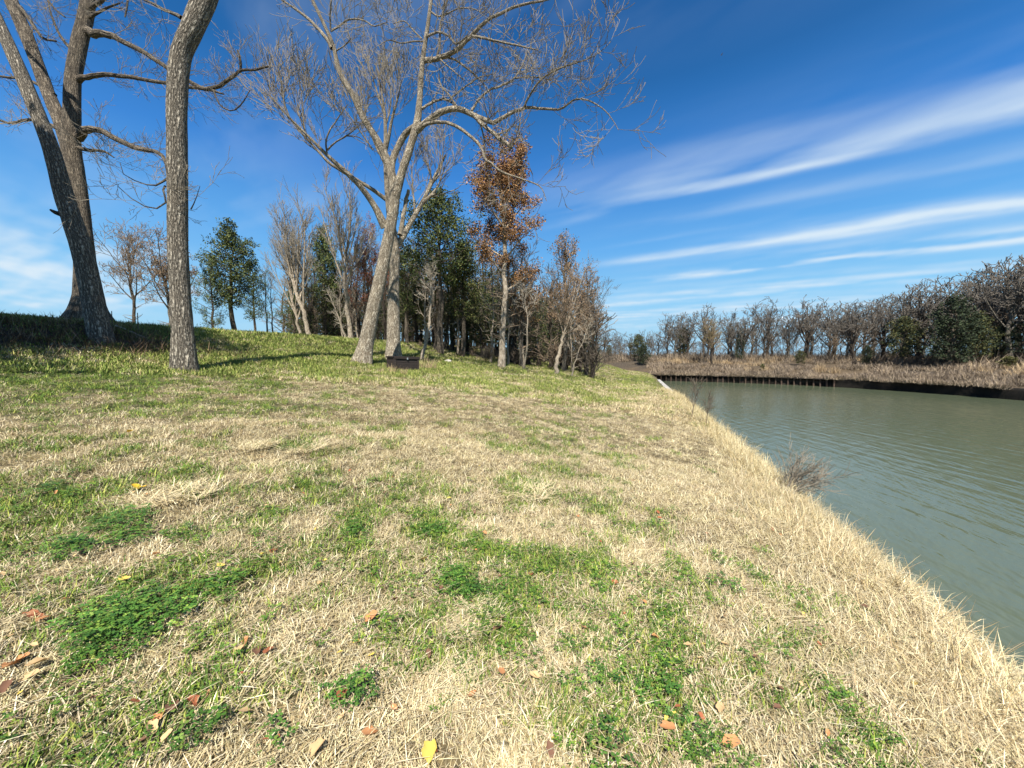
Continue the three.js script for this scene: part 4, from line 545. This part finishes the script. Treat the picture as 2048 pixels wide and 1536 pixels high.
// ---------------------------------------------------------------- lawn
{
  const r = RNG(71);
  const dry = stuff('dry_grass', 'short dormant straw coloured grass over the lawn', 'dry grass'), grn = stuff('green_grass', 'short green grass growing through the lawn', 'green grass'), clo = stuff('clover', 'dark green clover growing in low patches on the lawn', 'clover'), bank = stuff('bank_grass', 'long pale dead grass hanging over the edge of the near bank', 'dead grass'), lit = stuff('leaf_litter', 'brown twigs and dead stalks on the shaded slope under the left trees', 'litter');
  const gd = [0, 1, 2, 3].map((k) => tuft(900 + k, { n: 30, spread: 0.075, len: 0.054, lean: 1.1, curl: 1.4, w: 0.0031, seg: 3, cols: STRAW, kink: 1 }));
  const gl = [0, 1, 2].map((k) => tuft(910 + k, { n: 18, spread: 0.1, len: 0.13, lean: 1.42, curl: 0.3, w: 0.0032, seg: 3, cols: STRAW, flat: 1 }));
  const gg = [0, 1, 2].map((k) => tuft(920 + k, { n: 30, spread: 0.068, len: 0.052, lean: 0.85, curl: 0.9, w: 0.0046, seg: 2, cols: GREEN }));
  const gD = [0, 1].map((k) => tuft(930 + k, { n: 28, spread: 0.16, len: 0.07, lean: 0.9, curl: 0.9, w: 0.010, seg: 2, cols: STRAW })), gG = [0, 1].map((k) => tuft(940 + k, { n: 28, spread: 0.16, len: 0.07, lean: 0.8, curl: 0.8, w: 0.010, seg: 2, cols: TURF }));
  const gB = [0, 1, 2].map((k) => tuft(950 + k, { n: 26, spread: 0.1, len: 0.23, lean: 0.95, curl: 1.7, w: 0.004, seg: 5, cols: STRAW, kink: 1 }));
  const gL = [0, 1].map((k) => tuft(960 + k, { n: 16, spread: 0.25, len: 0.22, lean: 1.2, curl: 0.4, w: 0.007, seg: 3, cols: [lin(120, 96, 72), lin(96, 78, 60), lin(140, 118, 90)], kink: 1 }));
  // clover: stalks with three round leaflets
  const gc = [0, 1, 2].map((k) => { const q = RNG(970 + k), mb = new MB(), C = [lin(72, 112, 38), lin(86, 126, 44), lin(60, 98, 34), lin(118, 144, 56)]; for (let j = 0; j < 26; j++) { const a = q() * 6.28, R = 0.085 * Math.sqrt(q()), x = Math.cos(a) * R, z = Math.sin(a) * R, y = 0.02 + 0.05 * q(), c = C[Math.floor(q() * 4)], tilt = rndDir(q).multiplyScalar(0.35), a0 = q() * 6.28, s = 0.0034 + 0.005 * q(); for (let l = 0; l < 3; l++) { const t = a0 + l * 2.094, ex = Math.cos(t), ez = Math.sin(t), n0 = mb.p.length / 3, nn = [tilt.x, 1, tilt.z]; const pt = (f, w) => mb.v(x + ex * f * s * 2 - ez * w * s, y + (tilt.x * ex + tilt.z * ez) * f * s * 1.5 + Math.abs(w) * s * 0.15, z + ez * f * s * 2 + ex * w * s, ...nn, f, w, c); pt(0, 0); pt(0.55, 0.75); pt(1, 0.5); pt(0.92, 0); pt(1, -0.5); pt(0.55, -0.75); mb.i.push(n0, n0 + 1, n0 + 2, n0, n0 + 2, n0 + 3, n0, n0 + 3, n0 + 4, n0, n0 + 4, n0 + 5); } } return mb.geo(); });
  const L = { gd: gd.map(() => []), gl: gl.map(() => []), gg: gg.map(() => []), gD: gD.map(() => []), gG: gG.map(() => []), gB: gB.map(() => []), gL: gL.map(() => []), gc: gc.map(() => []) };
  const add = (k, x, y, z, s, col, sy) => { const a = L[k]; a[Math.floor(r() * a.length)].push([x, y, z, r() * 6.283, s, sy ?? s, (r() - 0.5) * 0.3, (r() - 0.5) * 0.3, col]); };
  const zones = [[0.9, 3.4, 950, 0], [3.4, 6.5, 520, 0], [6.5, 11, 190, 0], [11, 18, 85, 1], [18, 30, 34, 1], [30, 60, 9, 1]];
  for (const [r0, r1, den, big] of zones) {
    const amax = 1.08, area = (r1 * r1 - r0 * r0) * amax, N = Math.floor(area * den);
    for (let k = 0; k < N; k++) {
      const R = Math.sqrt(lerp(r0 * r0, r1 * r1, r())), a = (r() * 2 - 1) * amax, x = Math.sin(a) * R, z = -Math.cos(a) * R, d = dOf(x, z); if (d < -0.75 || d > 26) continue;
      const s = sOf(x, z); if (s > 26.5 && d < 0.25) continue; if (farDist(x, z) > 0) continue;
      const y = ground(x, z), g = greenAt(x, z), c = cloverAt(x, z), l = litterAt(x, z), v = 0.78 + 0.44 * r(), pw = 0.85 + 0.3 * fbm(x * 1.3, z * 1.3, 33, 3);
      const tone = [v * pw, v * pw * (0.97 + 0.06 * r()), v * pw * (0.9 + 0.2 * r())];
      if (l > r() * 0.9) { if (r() < 0.5) add('gL', x, y, z, 0.7 + r(), tone); if (r() < 0.7) continue; }
      if (!big && c > 0.25 && r() < c) { if (r() < 0.62) add('gc', x, y, z, 0.65 + 0.55 * r(), tone); else if (r() < 0.5) add('gg', x, y, z, 0.8 + 0.5 * r(), tone); continue; }
      if (d < 1.1 && !big) { const e = 1 - smooth(0.1, 1.2, d + (fbm(x * 1.5, z * 1.5, 88, 3) - 0.5) * 1.2); if (r() < 0.3 + 0.6 * e) { if (r() < 0.5) add('gB', x, y, z, (0.55 + 0.6 * r()) * (0.8 + 0.4 * e), tone); continue; } }
      if (big) { if (r() < g) add('gG', x, y, z, (0.9 + 0.7 * r()) * (R > 18 ? 1.3 : 1), tone); else add('gD', x, y, z, (0.8 + 0.7 * r()) * (R > 18 ? 1.3 : 1), tone); }
      else if (r() < g * 0.9) { if (r() < 0.2) add('gc', x, y, z, 0.5 + 0.5 * r(), [tone[0] * 1.35, tone[1] * 1.15, tone[2]]); else add('gg', x, y, z, 0.8 + 0.8 * r(), tone); } else if (r() < 0.3) add('gl', x, y, z, 0.7 + 0.7 * r(), tone); else add('gd', x, y, z, 0.65 + 0.75 * r(), tone);
    }
  }
  // longer grass on the far part of the edge and round the box
  for (let k = 0; k < 1500; k++) { const s = 6 + r() * 21, d = -0.7 + r() * 1.3, [x, z] = fromDS(d, s), v = 0.8 + 0.4 * r(); add('gB', x, ground(x, z), z, 1 + 0.8 * r(), [v, v, v * 0.95]); }
  const put2 = (key, geos2, mat, parent, nm) => L[key].forEach((list, k) => { if (list.length) instanced(nm, geos2[k], mat, list, parent); });
  put2('gd', gd, M.blade, dry, 'short_tufts'); put2('gl', gl, M.blade, dry, 'lying_straw'); put2('gD', gD, M.blade, dry, 'distant_tufts'); put2('gg', gg, M.blade, grn, 'short_tufts'); put2('gG', gG, M.blade, grn, 'distant_tufts'); put2('gc', gc, M.clover, clo, 'clover_leaves'); put2('gB', gB, M.blade, bank, 'long_tufts'); put2('gL', gL, M.blade, lit, 'dead_stalks');
  let tot = 0; for (const k in L) for (const a of L[k]) tot += a.length; console.log('lawn tufts', tot);
}

// ---------------------------------------------------------------- things on the lawn
// fallen leaves, each its own thing
{
  const r = RNG(1234), leafCol = { rust: lin(150, 88, 56), orange: lin(182, 128, 82), tan: lin(196, 164, 118), yellow: lin(212, 186, 88), brown: lin(106, 74, 54), gold: lin(206, 168, 44) };
  const mats = {}; for (const k in leafCol) mats[k] = new THREE.MeshStandardMaterial({ color: new THREE.Color().setRGB(...leafCol[k]), roughness: 0.8, side: THREE.DoubleSide });
  function leafGeo(seed, round) { // lobed, cupped blade with a raised midrib
    const q = RNG(seed), mb = new MB(), n = 14, curl = 0.5 + 1.2 * q(), tip = q() * 0.6, ring = [];
    const c = mb.v(0, 0, 0, 0, 1, 0, 0.5, 0.5);
    for (let k = 0; k < n; k++) { const a = k / n * 6.283, lobe = round ? 0.9 + 0.1 * q() : 0.72 + 0.34 * Math.abs(Math.sin(a * 2.5 + 0.4)) + 0.1 * q(), x = Math.cos(a) * lobe, z = Math.sin(a) * lobe * (round ? 0.85 : 0.62), y = curl * z * z * 0.7 + tip * Math.max(0, x) * x * 0.5 + 0.08 * q(); ring.push(mb.v(x, y, z, 0, 1, 0, x, z)); }
    for (let k = 0; k < n; k++) mb.i.push(c, ring[(k + 1) % n], ring[k]);
    const s0 = mb.v(-0.8, 0.02, -0.02, 0, 1, 0, 0, 0), s1 = mb.v(-0.8, 0.02, 0.03, 0, 1, 0, 0, 0), s2 = mb.v(-1.5, 0.18, 0.1, 0, 1, 0, 0, 0); mb.i.push(s0, s1, s2);
    return mb.geo(true);
  }
  const G = [0, 1, 2, 3, 4].map((k) => leafGeo(40 + k, false)), GR = [0, 1].map((k) => leafGeo(60 + k, true));
  const spots = [[272, 985, 'gold', 1, 1.3, 'large round golden leaf beside the bleached grass mat on the left'], [288, 983, 'gold', 1, 0.9, 'smaller round golden leaf touching the large golden one'], [261, 868, 'gold', 1, 1.1, 'single golden leaf lying alone on the left of the lawn'], [66, 1246, 'rust', 0, 1.5, 'large rust red leaf at the left edge of the picture'], [86, 1252, 'orange', 0, 1.1, 'orange leaf tucked beside the large rust red leaf'], [548, 1112, 'rust', 0, 1.2, 'curled rust leaf right of the upper clover patch'], [312, 1120, 'orange', 0, 0.8], [76, 1352, 'tan', 0, 1.2], [66, 1378, 'tan', 0, 0.9], [383, 1415, 'rust', 0, 1.1], [345, 1440, 'brown', 0, 1.2], [320, 1452, 'orange', 0, 1], [305, 1480, 'tan', 0, 1], [492, 1450, 'tan', 0, 1], [395, 1465, 'brown', 0, 0.9], [478, 1320, 'tan', 0, 1], [515, 1316, 'brown', 0, 1], [537, 1320, 'rust', 0, 1], [490, 1295, 'orange', 0, 0.9], [742, 1250, 'orange', 0, 1.4, 'broad pale orange leaf in the middle of the foreground'], [685, 1405, 'rust', 0, 1.2, 'upturned rust leaf left of the bright straw mat in the foreground'], [860, 1525, 'yellow', 0, 1.7, 'big yellow leaf at the bottom edge of the picture'], [636, 1522, 'tan', 0, 1.2], [740, 1480, 'orange', 0, 1.3], [848, 1130, 'orange', 0, 1], [995, 1268, 'brown', 0, 1.2, 'crumpled dark brown leaf in the centre foreground'], [1003, 1250, 'orange', 0, 1.1], [1062, 1158, 'rust', 0, 1.1], [1229, 1173, 'rust', 0, 1, 'neat oval rust leaf on the pale grass right of centre'], [1070, 1365, 'tan', 0, 1], [1003, 1362, 'orange', 0, 1], [1110, 1205, 'orange', 0, 1], [1155, 1037, 'orange', 0, 1], [1316, 1030, 'rust', 0, 0.9], [1319, 1045, 'rust', 0, 0.9], [712, 983, 'brown', 0, 0.9], [584, 985, 'yellow', 0, 0.8], [856, 1320, 'brown', 0, 1], [1450, 1300, 'tan', 0, 1], [1335, 1475, 'orange', 0, 1.2], [1460, 1500, 'orange', 0, 1.4, 'long pale orange leaf at the bottom right of the foreground'], [1440, 1428, 'tan', 0, 1.1], [1450, 1245, 'orange', 0, 0.8], [1310, 1292, 'orange', 0, 0.9], [1375, 1305, 'tan', 0, 0.9], [1830, 1380, 'yellow', 0, 0.8], [1545, 1065, 'rust', 0, 0.9], [1560, 1075, 'orange', 0, 0.8], [1730, 1225, 'brown', 0, 1], [880, 1190, 'brown', 0, 0.8], [1200, 1090, 'rust', 0, 0.7], [930, 1110, 'rust', 0, 0.7], [1100, 1520, 'brown', 0, 1], [970, 1075, 'orange', 0, 0.7], [250, 1168, 'tan', 0, 0.9], [250, 1172, 'yellow', 0, 0.9], [790, 1210, 'brown', 0, 0.8], [1170, 1270, 'orange', 0, 0.8], [945, 1405, 'orange', 0, 0.9], [640, 1180, 'tan', 0, 0.8], [1010, 940, 'rust', 0, 0.7], [45, 1330, 'orange', 0, 1], [20, 1345, 'orange', 0, 1], [15, 1400, 'brown', 0, 1]];
  for (let k = 0; k < 130; k++) spots.push([Math.floor(r() * 1700), Math.floor(900 + Math.pow(r(), 1.2) * 620), ['rust', 'orange', 'tan', 'brown', 'yellow', 'tan'][Math.floor(r() * 6)], 0, 0.35 + 0.5 * r() * r()]);
  for (const [u, v, c, round, s, l] of spots) {
    const p = onGround(u, v); if (dOf(p.x, p.z) < -0.4) continue;
    const m = mesh('fallen_leaf', (round ? GR : G)[Math.floor(r() * (round ? 2 : 5))], mats[c]); m.position.set(p.x, ground(p.x, p.z) + 0.022 + 0.02 * r(), p.z); m.rotation.set((r() - 0.5) * 1.1, r() * 6.28, (r() - 0.5) * 1.1); m.scale.setScalar(0.027 * s);
    const cn = { rust: 'rust red', orange: 'pale orange', tan: 'pale tan', yellow: 'yellow', brown: 'dark brown', gold: 'golden' }[c], where = v < 1050 ? 'in the middle of the lawn' : u < 600 ? 'in the left foreground grass' : u < 1150 ? 'in the centre foreground grass' : 'in the right foreground grass';
    const sz = s < 0.85 ? 'small' : s < 1.05 ? 'medium' : 'large'; tag(m, l || `${sz} ${cn} dead leaf lying ${where}`, 'leaf', l ? undefined : `${sz} ${cn} leaves ${where}`);
  }
}
// matted clumps of bleached dead grass
{
  const G = [0, 1].map((k) => tuft(990 + k, { n: 520, spread: 0.22, len: 0.15, lean: 1.36, curl: 0.3, w: 0.004, seg: 3, flat: 1, cols: [lin(232, 218, 178), lin(220, 204, 160), lin(208, 190, 148)] }));
  for (const [u, v, s, l] of [[352, 990, 1.25, 'widest mat of bleached dead grass, beside the golden leaves'], [510, 893, 1.1, 'bleached grass mat up the lawn, left one of a pair'], [602, 897, 1.2, 'bleached grass mat up the lawn, right one of a pair'], [525, 932, 0.9, 'thin bleached grass mat just below the pair'], [1055, 985, 1.3, 'pale dead grass mat in the middle of the lawn'], [880, 1375, 0.75, 'bright straw mat in the centre foreground'], [935, 1235, 0.8, 'bright straw mat behind the crumpled brown leaf']]) {
    const p = onGround(u, v), m = mesh('grass_mat', G[Math.floor(u) % 2], M.blade); m.position.set(p.x, ground(p.x, p.z) + 0.015, p.z); m.scale.set(s, s * 1.2, s); m.rotation.y = u; tag(m, l, 'grass mat', 'mats of dead grass');
  }
}
// deck box beside the great tree
{
  const wood = new THREE.MeshStandardMaterial({ color: new THREE.Color().setRGB(0.050, 0.034, 0.027), roughness: 0.7, map: tex(256, 64, (u, v) => 0.8 + 0.35 * (fbm(u * 6, v * 30, 3, 3, 6, 30) - 0.5), true), bumpMap: grainBump, bumpScale: 0.004 }), metal = new THREE.MeshStandardMaterial({ color: 0xd8d8d4, roughness: 0.35, metalness: 0.8 });
  const a = at(806, 742, 15.2), p = V(a.x, ground(a.x, a.z) - 0.03, a.z), g = base('deck_box', p, 'low dark brown slatted storage box beside the great spreading tree', 'box'); g.rotation.set(0, 0.80, -0.03);
  const W = 1.08, D = 0.6, Hh = 0.5;
  mesh('liner', box(W - 0.1, Hh - 0.04, D - 0.1, 0, Hh / 2, 0), wood, g);
  for (let k = 0; k < 5; k++) { const y = 0.06 + k * 0.102; for (const z of [-1, 1]) mesh('slat', box(W - 0.12, 0.092, 0.024, 0, y, z * (D / 2 - 0.035)), wood, g); for (const x of [-1, 1]) mesh('slat', box(0.024, 0.092, D - 0.12, x * (W / 2 - 0.035), y, 0), wood, g); }
  for (const x of [-1, 1]) for (const z of [-1, 1]) mesh('corner_post', box(0.075, Hh, 0.075, x * (W / 2 - 0.0375), Hh / 2, z * (D / 2 - 0.0375)), wood, g);
  const lid = mesh('lid', box(W + 0.04, 0.05, D + 0.04, 0, Hh + 0.028, 0), wood, g); mesh('lid_rail', box(W + 0.02, 0.045, 0.03, 0, Hh - 0.024, D / 2 + 0.004), wood, lid);
  mesh('clasp', box(0.045, 0.075, 0.02, 0, Hh - 0.035, D / 2 + 0.03), metal, g);
  const r = RNG(8), tall = [0, 1].map((k) => tuft(995 + k, { n: 90, spread: 0.22, len: 0.42, lean: 0.45, curl: 0.8, w: 0.008, seg: 4, cols: WEED }));
  for (const [u, v, s, l] of [[786, 746, 0.85, 'tan weeds in front of the storage box'], [808, 748, 0.6, 'low tan weeds at the corner of the storage box'], [846, 738, 1.5, 'tall tan weeds right of the storage box'], [862, 738, 1.2, 'second clump of tan weeds right of the storage box'], [762, 746, 0.5, 'tan weeds between the great trunk and the storage box']]) { const q = onGround(u, v), m = mesh('weed_clump', tall[Math.floor(r() * 2)], M.blade); m.position.set(q.x, ground(q.x, q.z), q.z); m.scale.setScalar(s); m.rotation.y = r() * 6; tag(m, l, 'weeds', 'tan weeds around the box'); }
  const st = new THREE.IcosahedronGeometry(0.16, 2), pp = st.attributes.position; for (let k = 0; k < pp.count; k++) { const f = 0.8 + 0.4 * vn(pp.getX(k) * 6 + 9, pp.getZ(k) * 6 + pp.getY(k) * 5, 3); pp.setXYZ(k, pp.getX(k) * f * 1.3, pp.getY(k) * f * 0.7, pp.getZ(k) * f); } st.computeVertexNormals();
  const q = at(897, 716, 22), so = mesh('stone', st, plain(176, 170, 160)); so.position.set(q.x, ground(q.x, q.z) + 0.06, q.z); tag(so, 'pale stone lying at the edge of the grove right of the storage box', 'stone');
}
// fallen poles and stakes on the shaded slope
{
  const r = RNG(6);
  for (const [a, b, w, l] of [[[232, 663, 11.6], [294, 669, 11.2], 0.022, 'pale fallen pole lying on the slope between the two nearest trunks'], [[62, 642, 12], [165, 650, 11.8], 0.02, 'thin fallen branch lying across the shaded slope at the left']]) { const P = at(...a), Q = at(...b); for (const q of [P, Q]) q.y = ground(q.x, q.z) + 0.06; const mb = new MB(P), N = 7, pts = []; for (let k = 0; k <= N; k++) { const q = P.clone().lerp(Q, k / N); q.y = ground(q.x, q.z) + 0.06 + (r() - 0.5) * 0.02; pts.push(q); } mb.tube(pts, taper(N + 1, w, w * 0.6), 7, { cap: true }); const m = mb.build(numbered('fallen_branch'), M.twigPale, scene); m.position.copy(P); tag(m, l, 'branch'); }
  for (const [u, v, t, h, l] of [[226, 676, 11, 0.6, 'thin dark stake beside the leaning trunk'], [277, 672, 11.6, 0.62, 'thin stake standing between the two nearest trunks']]) { const q = at(u, v, t), y = ground(q.x, q.z), mb = new MB(V(q.x, y, q.z)); mb.tube([V(q.x, y - 0.05, q.z), V(q.x + 0.01, y + h * 0.5, q.z), V(q.x + 0.015, y + h, q.z)], [0.012, 0.012, 0.01], 6, { cap: true }); const m = mb.build(numbered('stake'), M.twigDark, scene); m.position.set(q.x, y, q.z); tag(m, l, 'stake'); }
}
// leafless shrub leaning over the water, and weeds on the edge
{
  const S = { min: 0.0032, levels: [{ n: 1, len: 0.6, abs: true, ang: 0.5, wig: 0.14, trop: 0.02, seg: 6, sides: 4, rr: 0.6 }, { n: 9, len: 0.5, ang: 0.5, wig: 0.16, trop: 0.03, seg: 4, sides: 3, rr: 0.6 }, { n: 5, len: 0.5, ang: 0.5, wig: 0.18, trop: 0.03, seg: 3, sides: 3, rr: 0.75 }] };
  for (const [u, v, s, h, lean, l] of [[1540, 950, 0, 0.75, 0.9, 'grey leafless shrub leaning out over the water from the near bank'], [1565, 985, 1, 0.55, 1.2, 'second grey leafless shrub drooping over the bank edge just in front of the first']]) {
    const p = onGround(u, v); p.y = ground(p.x, p.z); const g = base('bank_shrub_bare', p, l, 'shrub'), r = RNG(60 + s), mb = new MB(), st = new MB();
    for (let k = 0; k < 11; k++) { const a = r() * 6.28, d = V(Math.cos(a) * 0.5 + lean * 0.8, 0.75, Math.sin(a) * 0.5 - 0.1 * lean).normalize(), P = path(V((r() - 0.5) * 0.2, -0.03, (r() - 0.5) * 0.2), d, h * (0.6 + 0.5 * r()), 6, 0.10, 0.0, r); st.tube(P, taper(7, 0.009, 0.004), 5); sprout(mb, P, 0.006, 8, 1, S, r, 0.25, h, null); }
    st.build('stem', M.twig, g); mb.build('crown', M.twig, g);
  }
  for (const [u, v, h, l] of [[1383, 838, 1.0, 'tall thin dark weed stalk on the bank edge beside the seawall'], [1412, 850, 0.8, 'shorter branching weed on the bank edge near the tall stalk'], [1356, 790, 0.6, 'dry pale weed at the near end of the seawall']]) {
    const p = onGround(u, v); p.y = ground(p.x, p.z); const g = base('weed_stalk', p, l, 'weed'), r = RNG(u), mb = new MB(), st = new MB(), P = path(V(0, -0.05, 0), V(0.08, 1, 0), h, 7, 0.05, 0.02, r); st.tube(P, taper(8, 0.012, 0.006), 5); sprout(mb, P, 0.008, 14, 1, { min: 0.005, levels: S.levels }, r, 0.35, h * 0.6, null); st.build('stem', M.twigDark, g); mb.build('crown', M.twigDark, g);
  }
}
// dark birds gliding overhead
{
  function bird(u, v, t, span, roll, yaw, l) {
    const p = at(u, v, t), g = base('bird', p, l, 'bird', 'dark birds in the sky'); g.rotation.set(0.5, yaw, roll); g.scale.setScalar(span / 2);
    const b = new THREE.LatheGeometry([[0, -0.30], [0.05, -0.22], [0.085, -0.05], [0.075, 0.12], [0.045, 0.2], [0.05, 0.25], [0.03, 0.3], [0, 0.33]].map(([x, y]) => new THREE.Vector2(x, y)), 10); b.rotateX(-Math.PI / 2); mesh('body', b, M.bird, g);
    for (const s of [-1, 1]) { const mb = new MB(), top = [[0.05, 0.02, -0.13, 0.14], [0.35, 0.12, -0.16, 0.13], [0.7, 0.22, -0.06, 0.17], [0.95, 0.27, 0.04, 0.17], [1.0, 0.28, 0.12, 0.16]]; for (const [x, y, z0, z1] of top) { mb.v(s * x, y, z0, 0, 1, 0, 0, 0); mb.v(s * x, y + 0.02, (z0 + z1) / 2, 0, 1, 0, 0, 0); mb.v(s * x, y, z1, 0, 1, 0, 0, 0); mb.v(s * x, y - 0.008, (z0 + z1) / 2, 0, -1, 0, 0, 0); } for (let k = 0; k < 4; k++) for (let j = 0; j < 4; j++) { const a = k * 4 + j, c = k * 4 + (j + 1) % 4; mb.i.push(a, a + 4, c, c, a + 4, c + 4); } mb.build('wing', M.bird, g, true); }
    const tl = new MB(); for (const y of [0, 0.015]) for (const [x, z] of [[-0.03, 0.2], [0.03, 0.2], [0.1, 0.46], [-0.1, 0.46]]) tl.v(x, y, z, 0, 1, 0, 0, 0); tl.i.push(4, 6, 5, 4, 7, 6, 0, 1, 2, 0, 2, 3, 2, 6, 7, 2, 7, 3, 1, 5, 6, 1, 6, 2, 0, 3, 7, 0, 7, 4); tl.build('tail', M.bird, g, true);
  }
  bird(1443, 110, 60, 0.8, 0.6, 0.9, 'dark bird gliding high in the blue at the top right'); bird(1132, 357, 55, 0.95, 0.75, 0.2, 'dark gliding bird right of the brown leaved treetop'); bird(1121, 475, 60, 0.9, 1.1, 0.4, 'dark bird just above the withered tree at the end of the grove'); bird(730, 365, 40, 1.5, 1.05, 0.3, 'dark bird with raised wing behind the left limb of the great tree');
}
// broad evergreen left of the camera whose crown shades the slope
{ const p = V(-13.0, 0, -1.9); p.y = ground(p.x, p.z) - 0.05; treeThing('shade_tree', 'shade', () => growCedar({ seed: 777, h: 15, r: 0.34, low: 0.26, w: 3.6, boughs: 130, sprays: 26, per: 9, spread: 0.42, size: 0.25, cols: CEDAR, shape: 'round' }), p, 1, 1, 0, mCed, 'broad evergreen outside the left of the picture whose shade falls on the slope', 'tree'); }

const renderer = new THREE.WebGLRenderer({ antialias: true });
renderer.setSize(1024, 768); renderer.toneMapping = THREE.LinearToneMapping; renderer.toneMappingExposure = EXPOSURE; renderer.shadowMap.enabled = true;
{ let n = 0; scene.traverse((o) => { if (o.isMesh && !o.isInstancedMesh) n += (o.geometry.index ? o.geometry.index.count : o.geometry.attributes.position.count) / 3; }); console.log('triangles', Math.round(n)); const T = {}; for (const c of scene.children) { let q = 0; c.traverse((o) => { if (o.isMesh && !o.isInstancedMesh) q += (o.geometry.index ? o.geometry.index.count : o.geometry.attributes.position.count) / 3; }); const k = c.name.replace(/_\d+$/, ''); T[k] = (T[k] || 0) + q; } console.log(Object.entries(T).sort((a, b) => b[1] - a[1]).slice(0, 16).map(([k, q]) => k + ' ' + Math.round(q / 1000) + 'k').join(', ')); }
renderer.render(scene, camera);
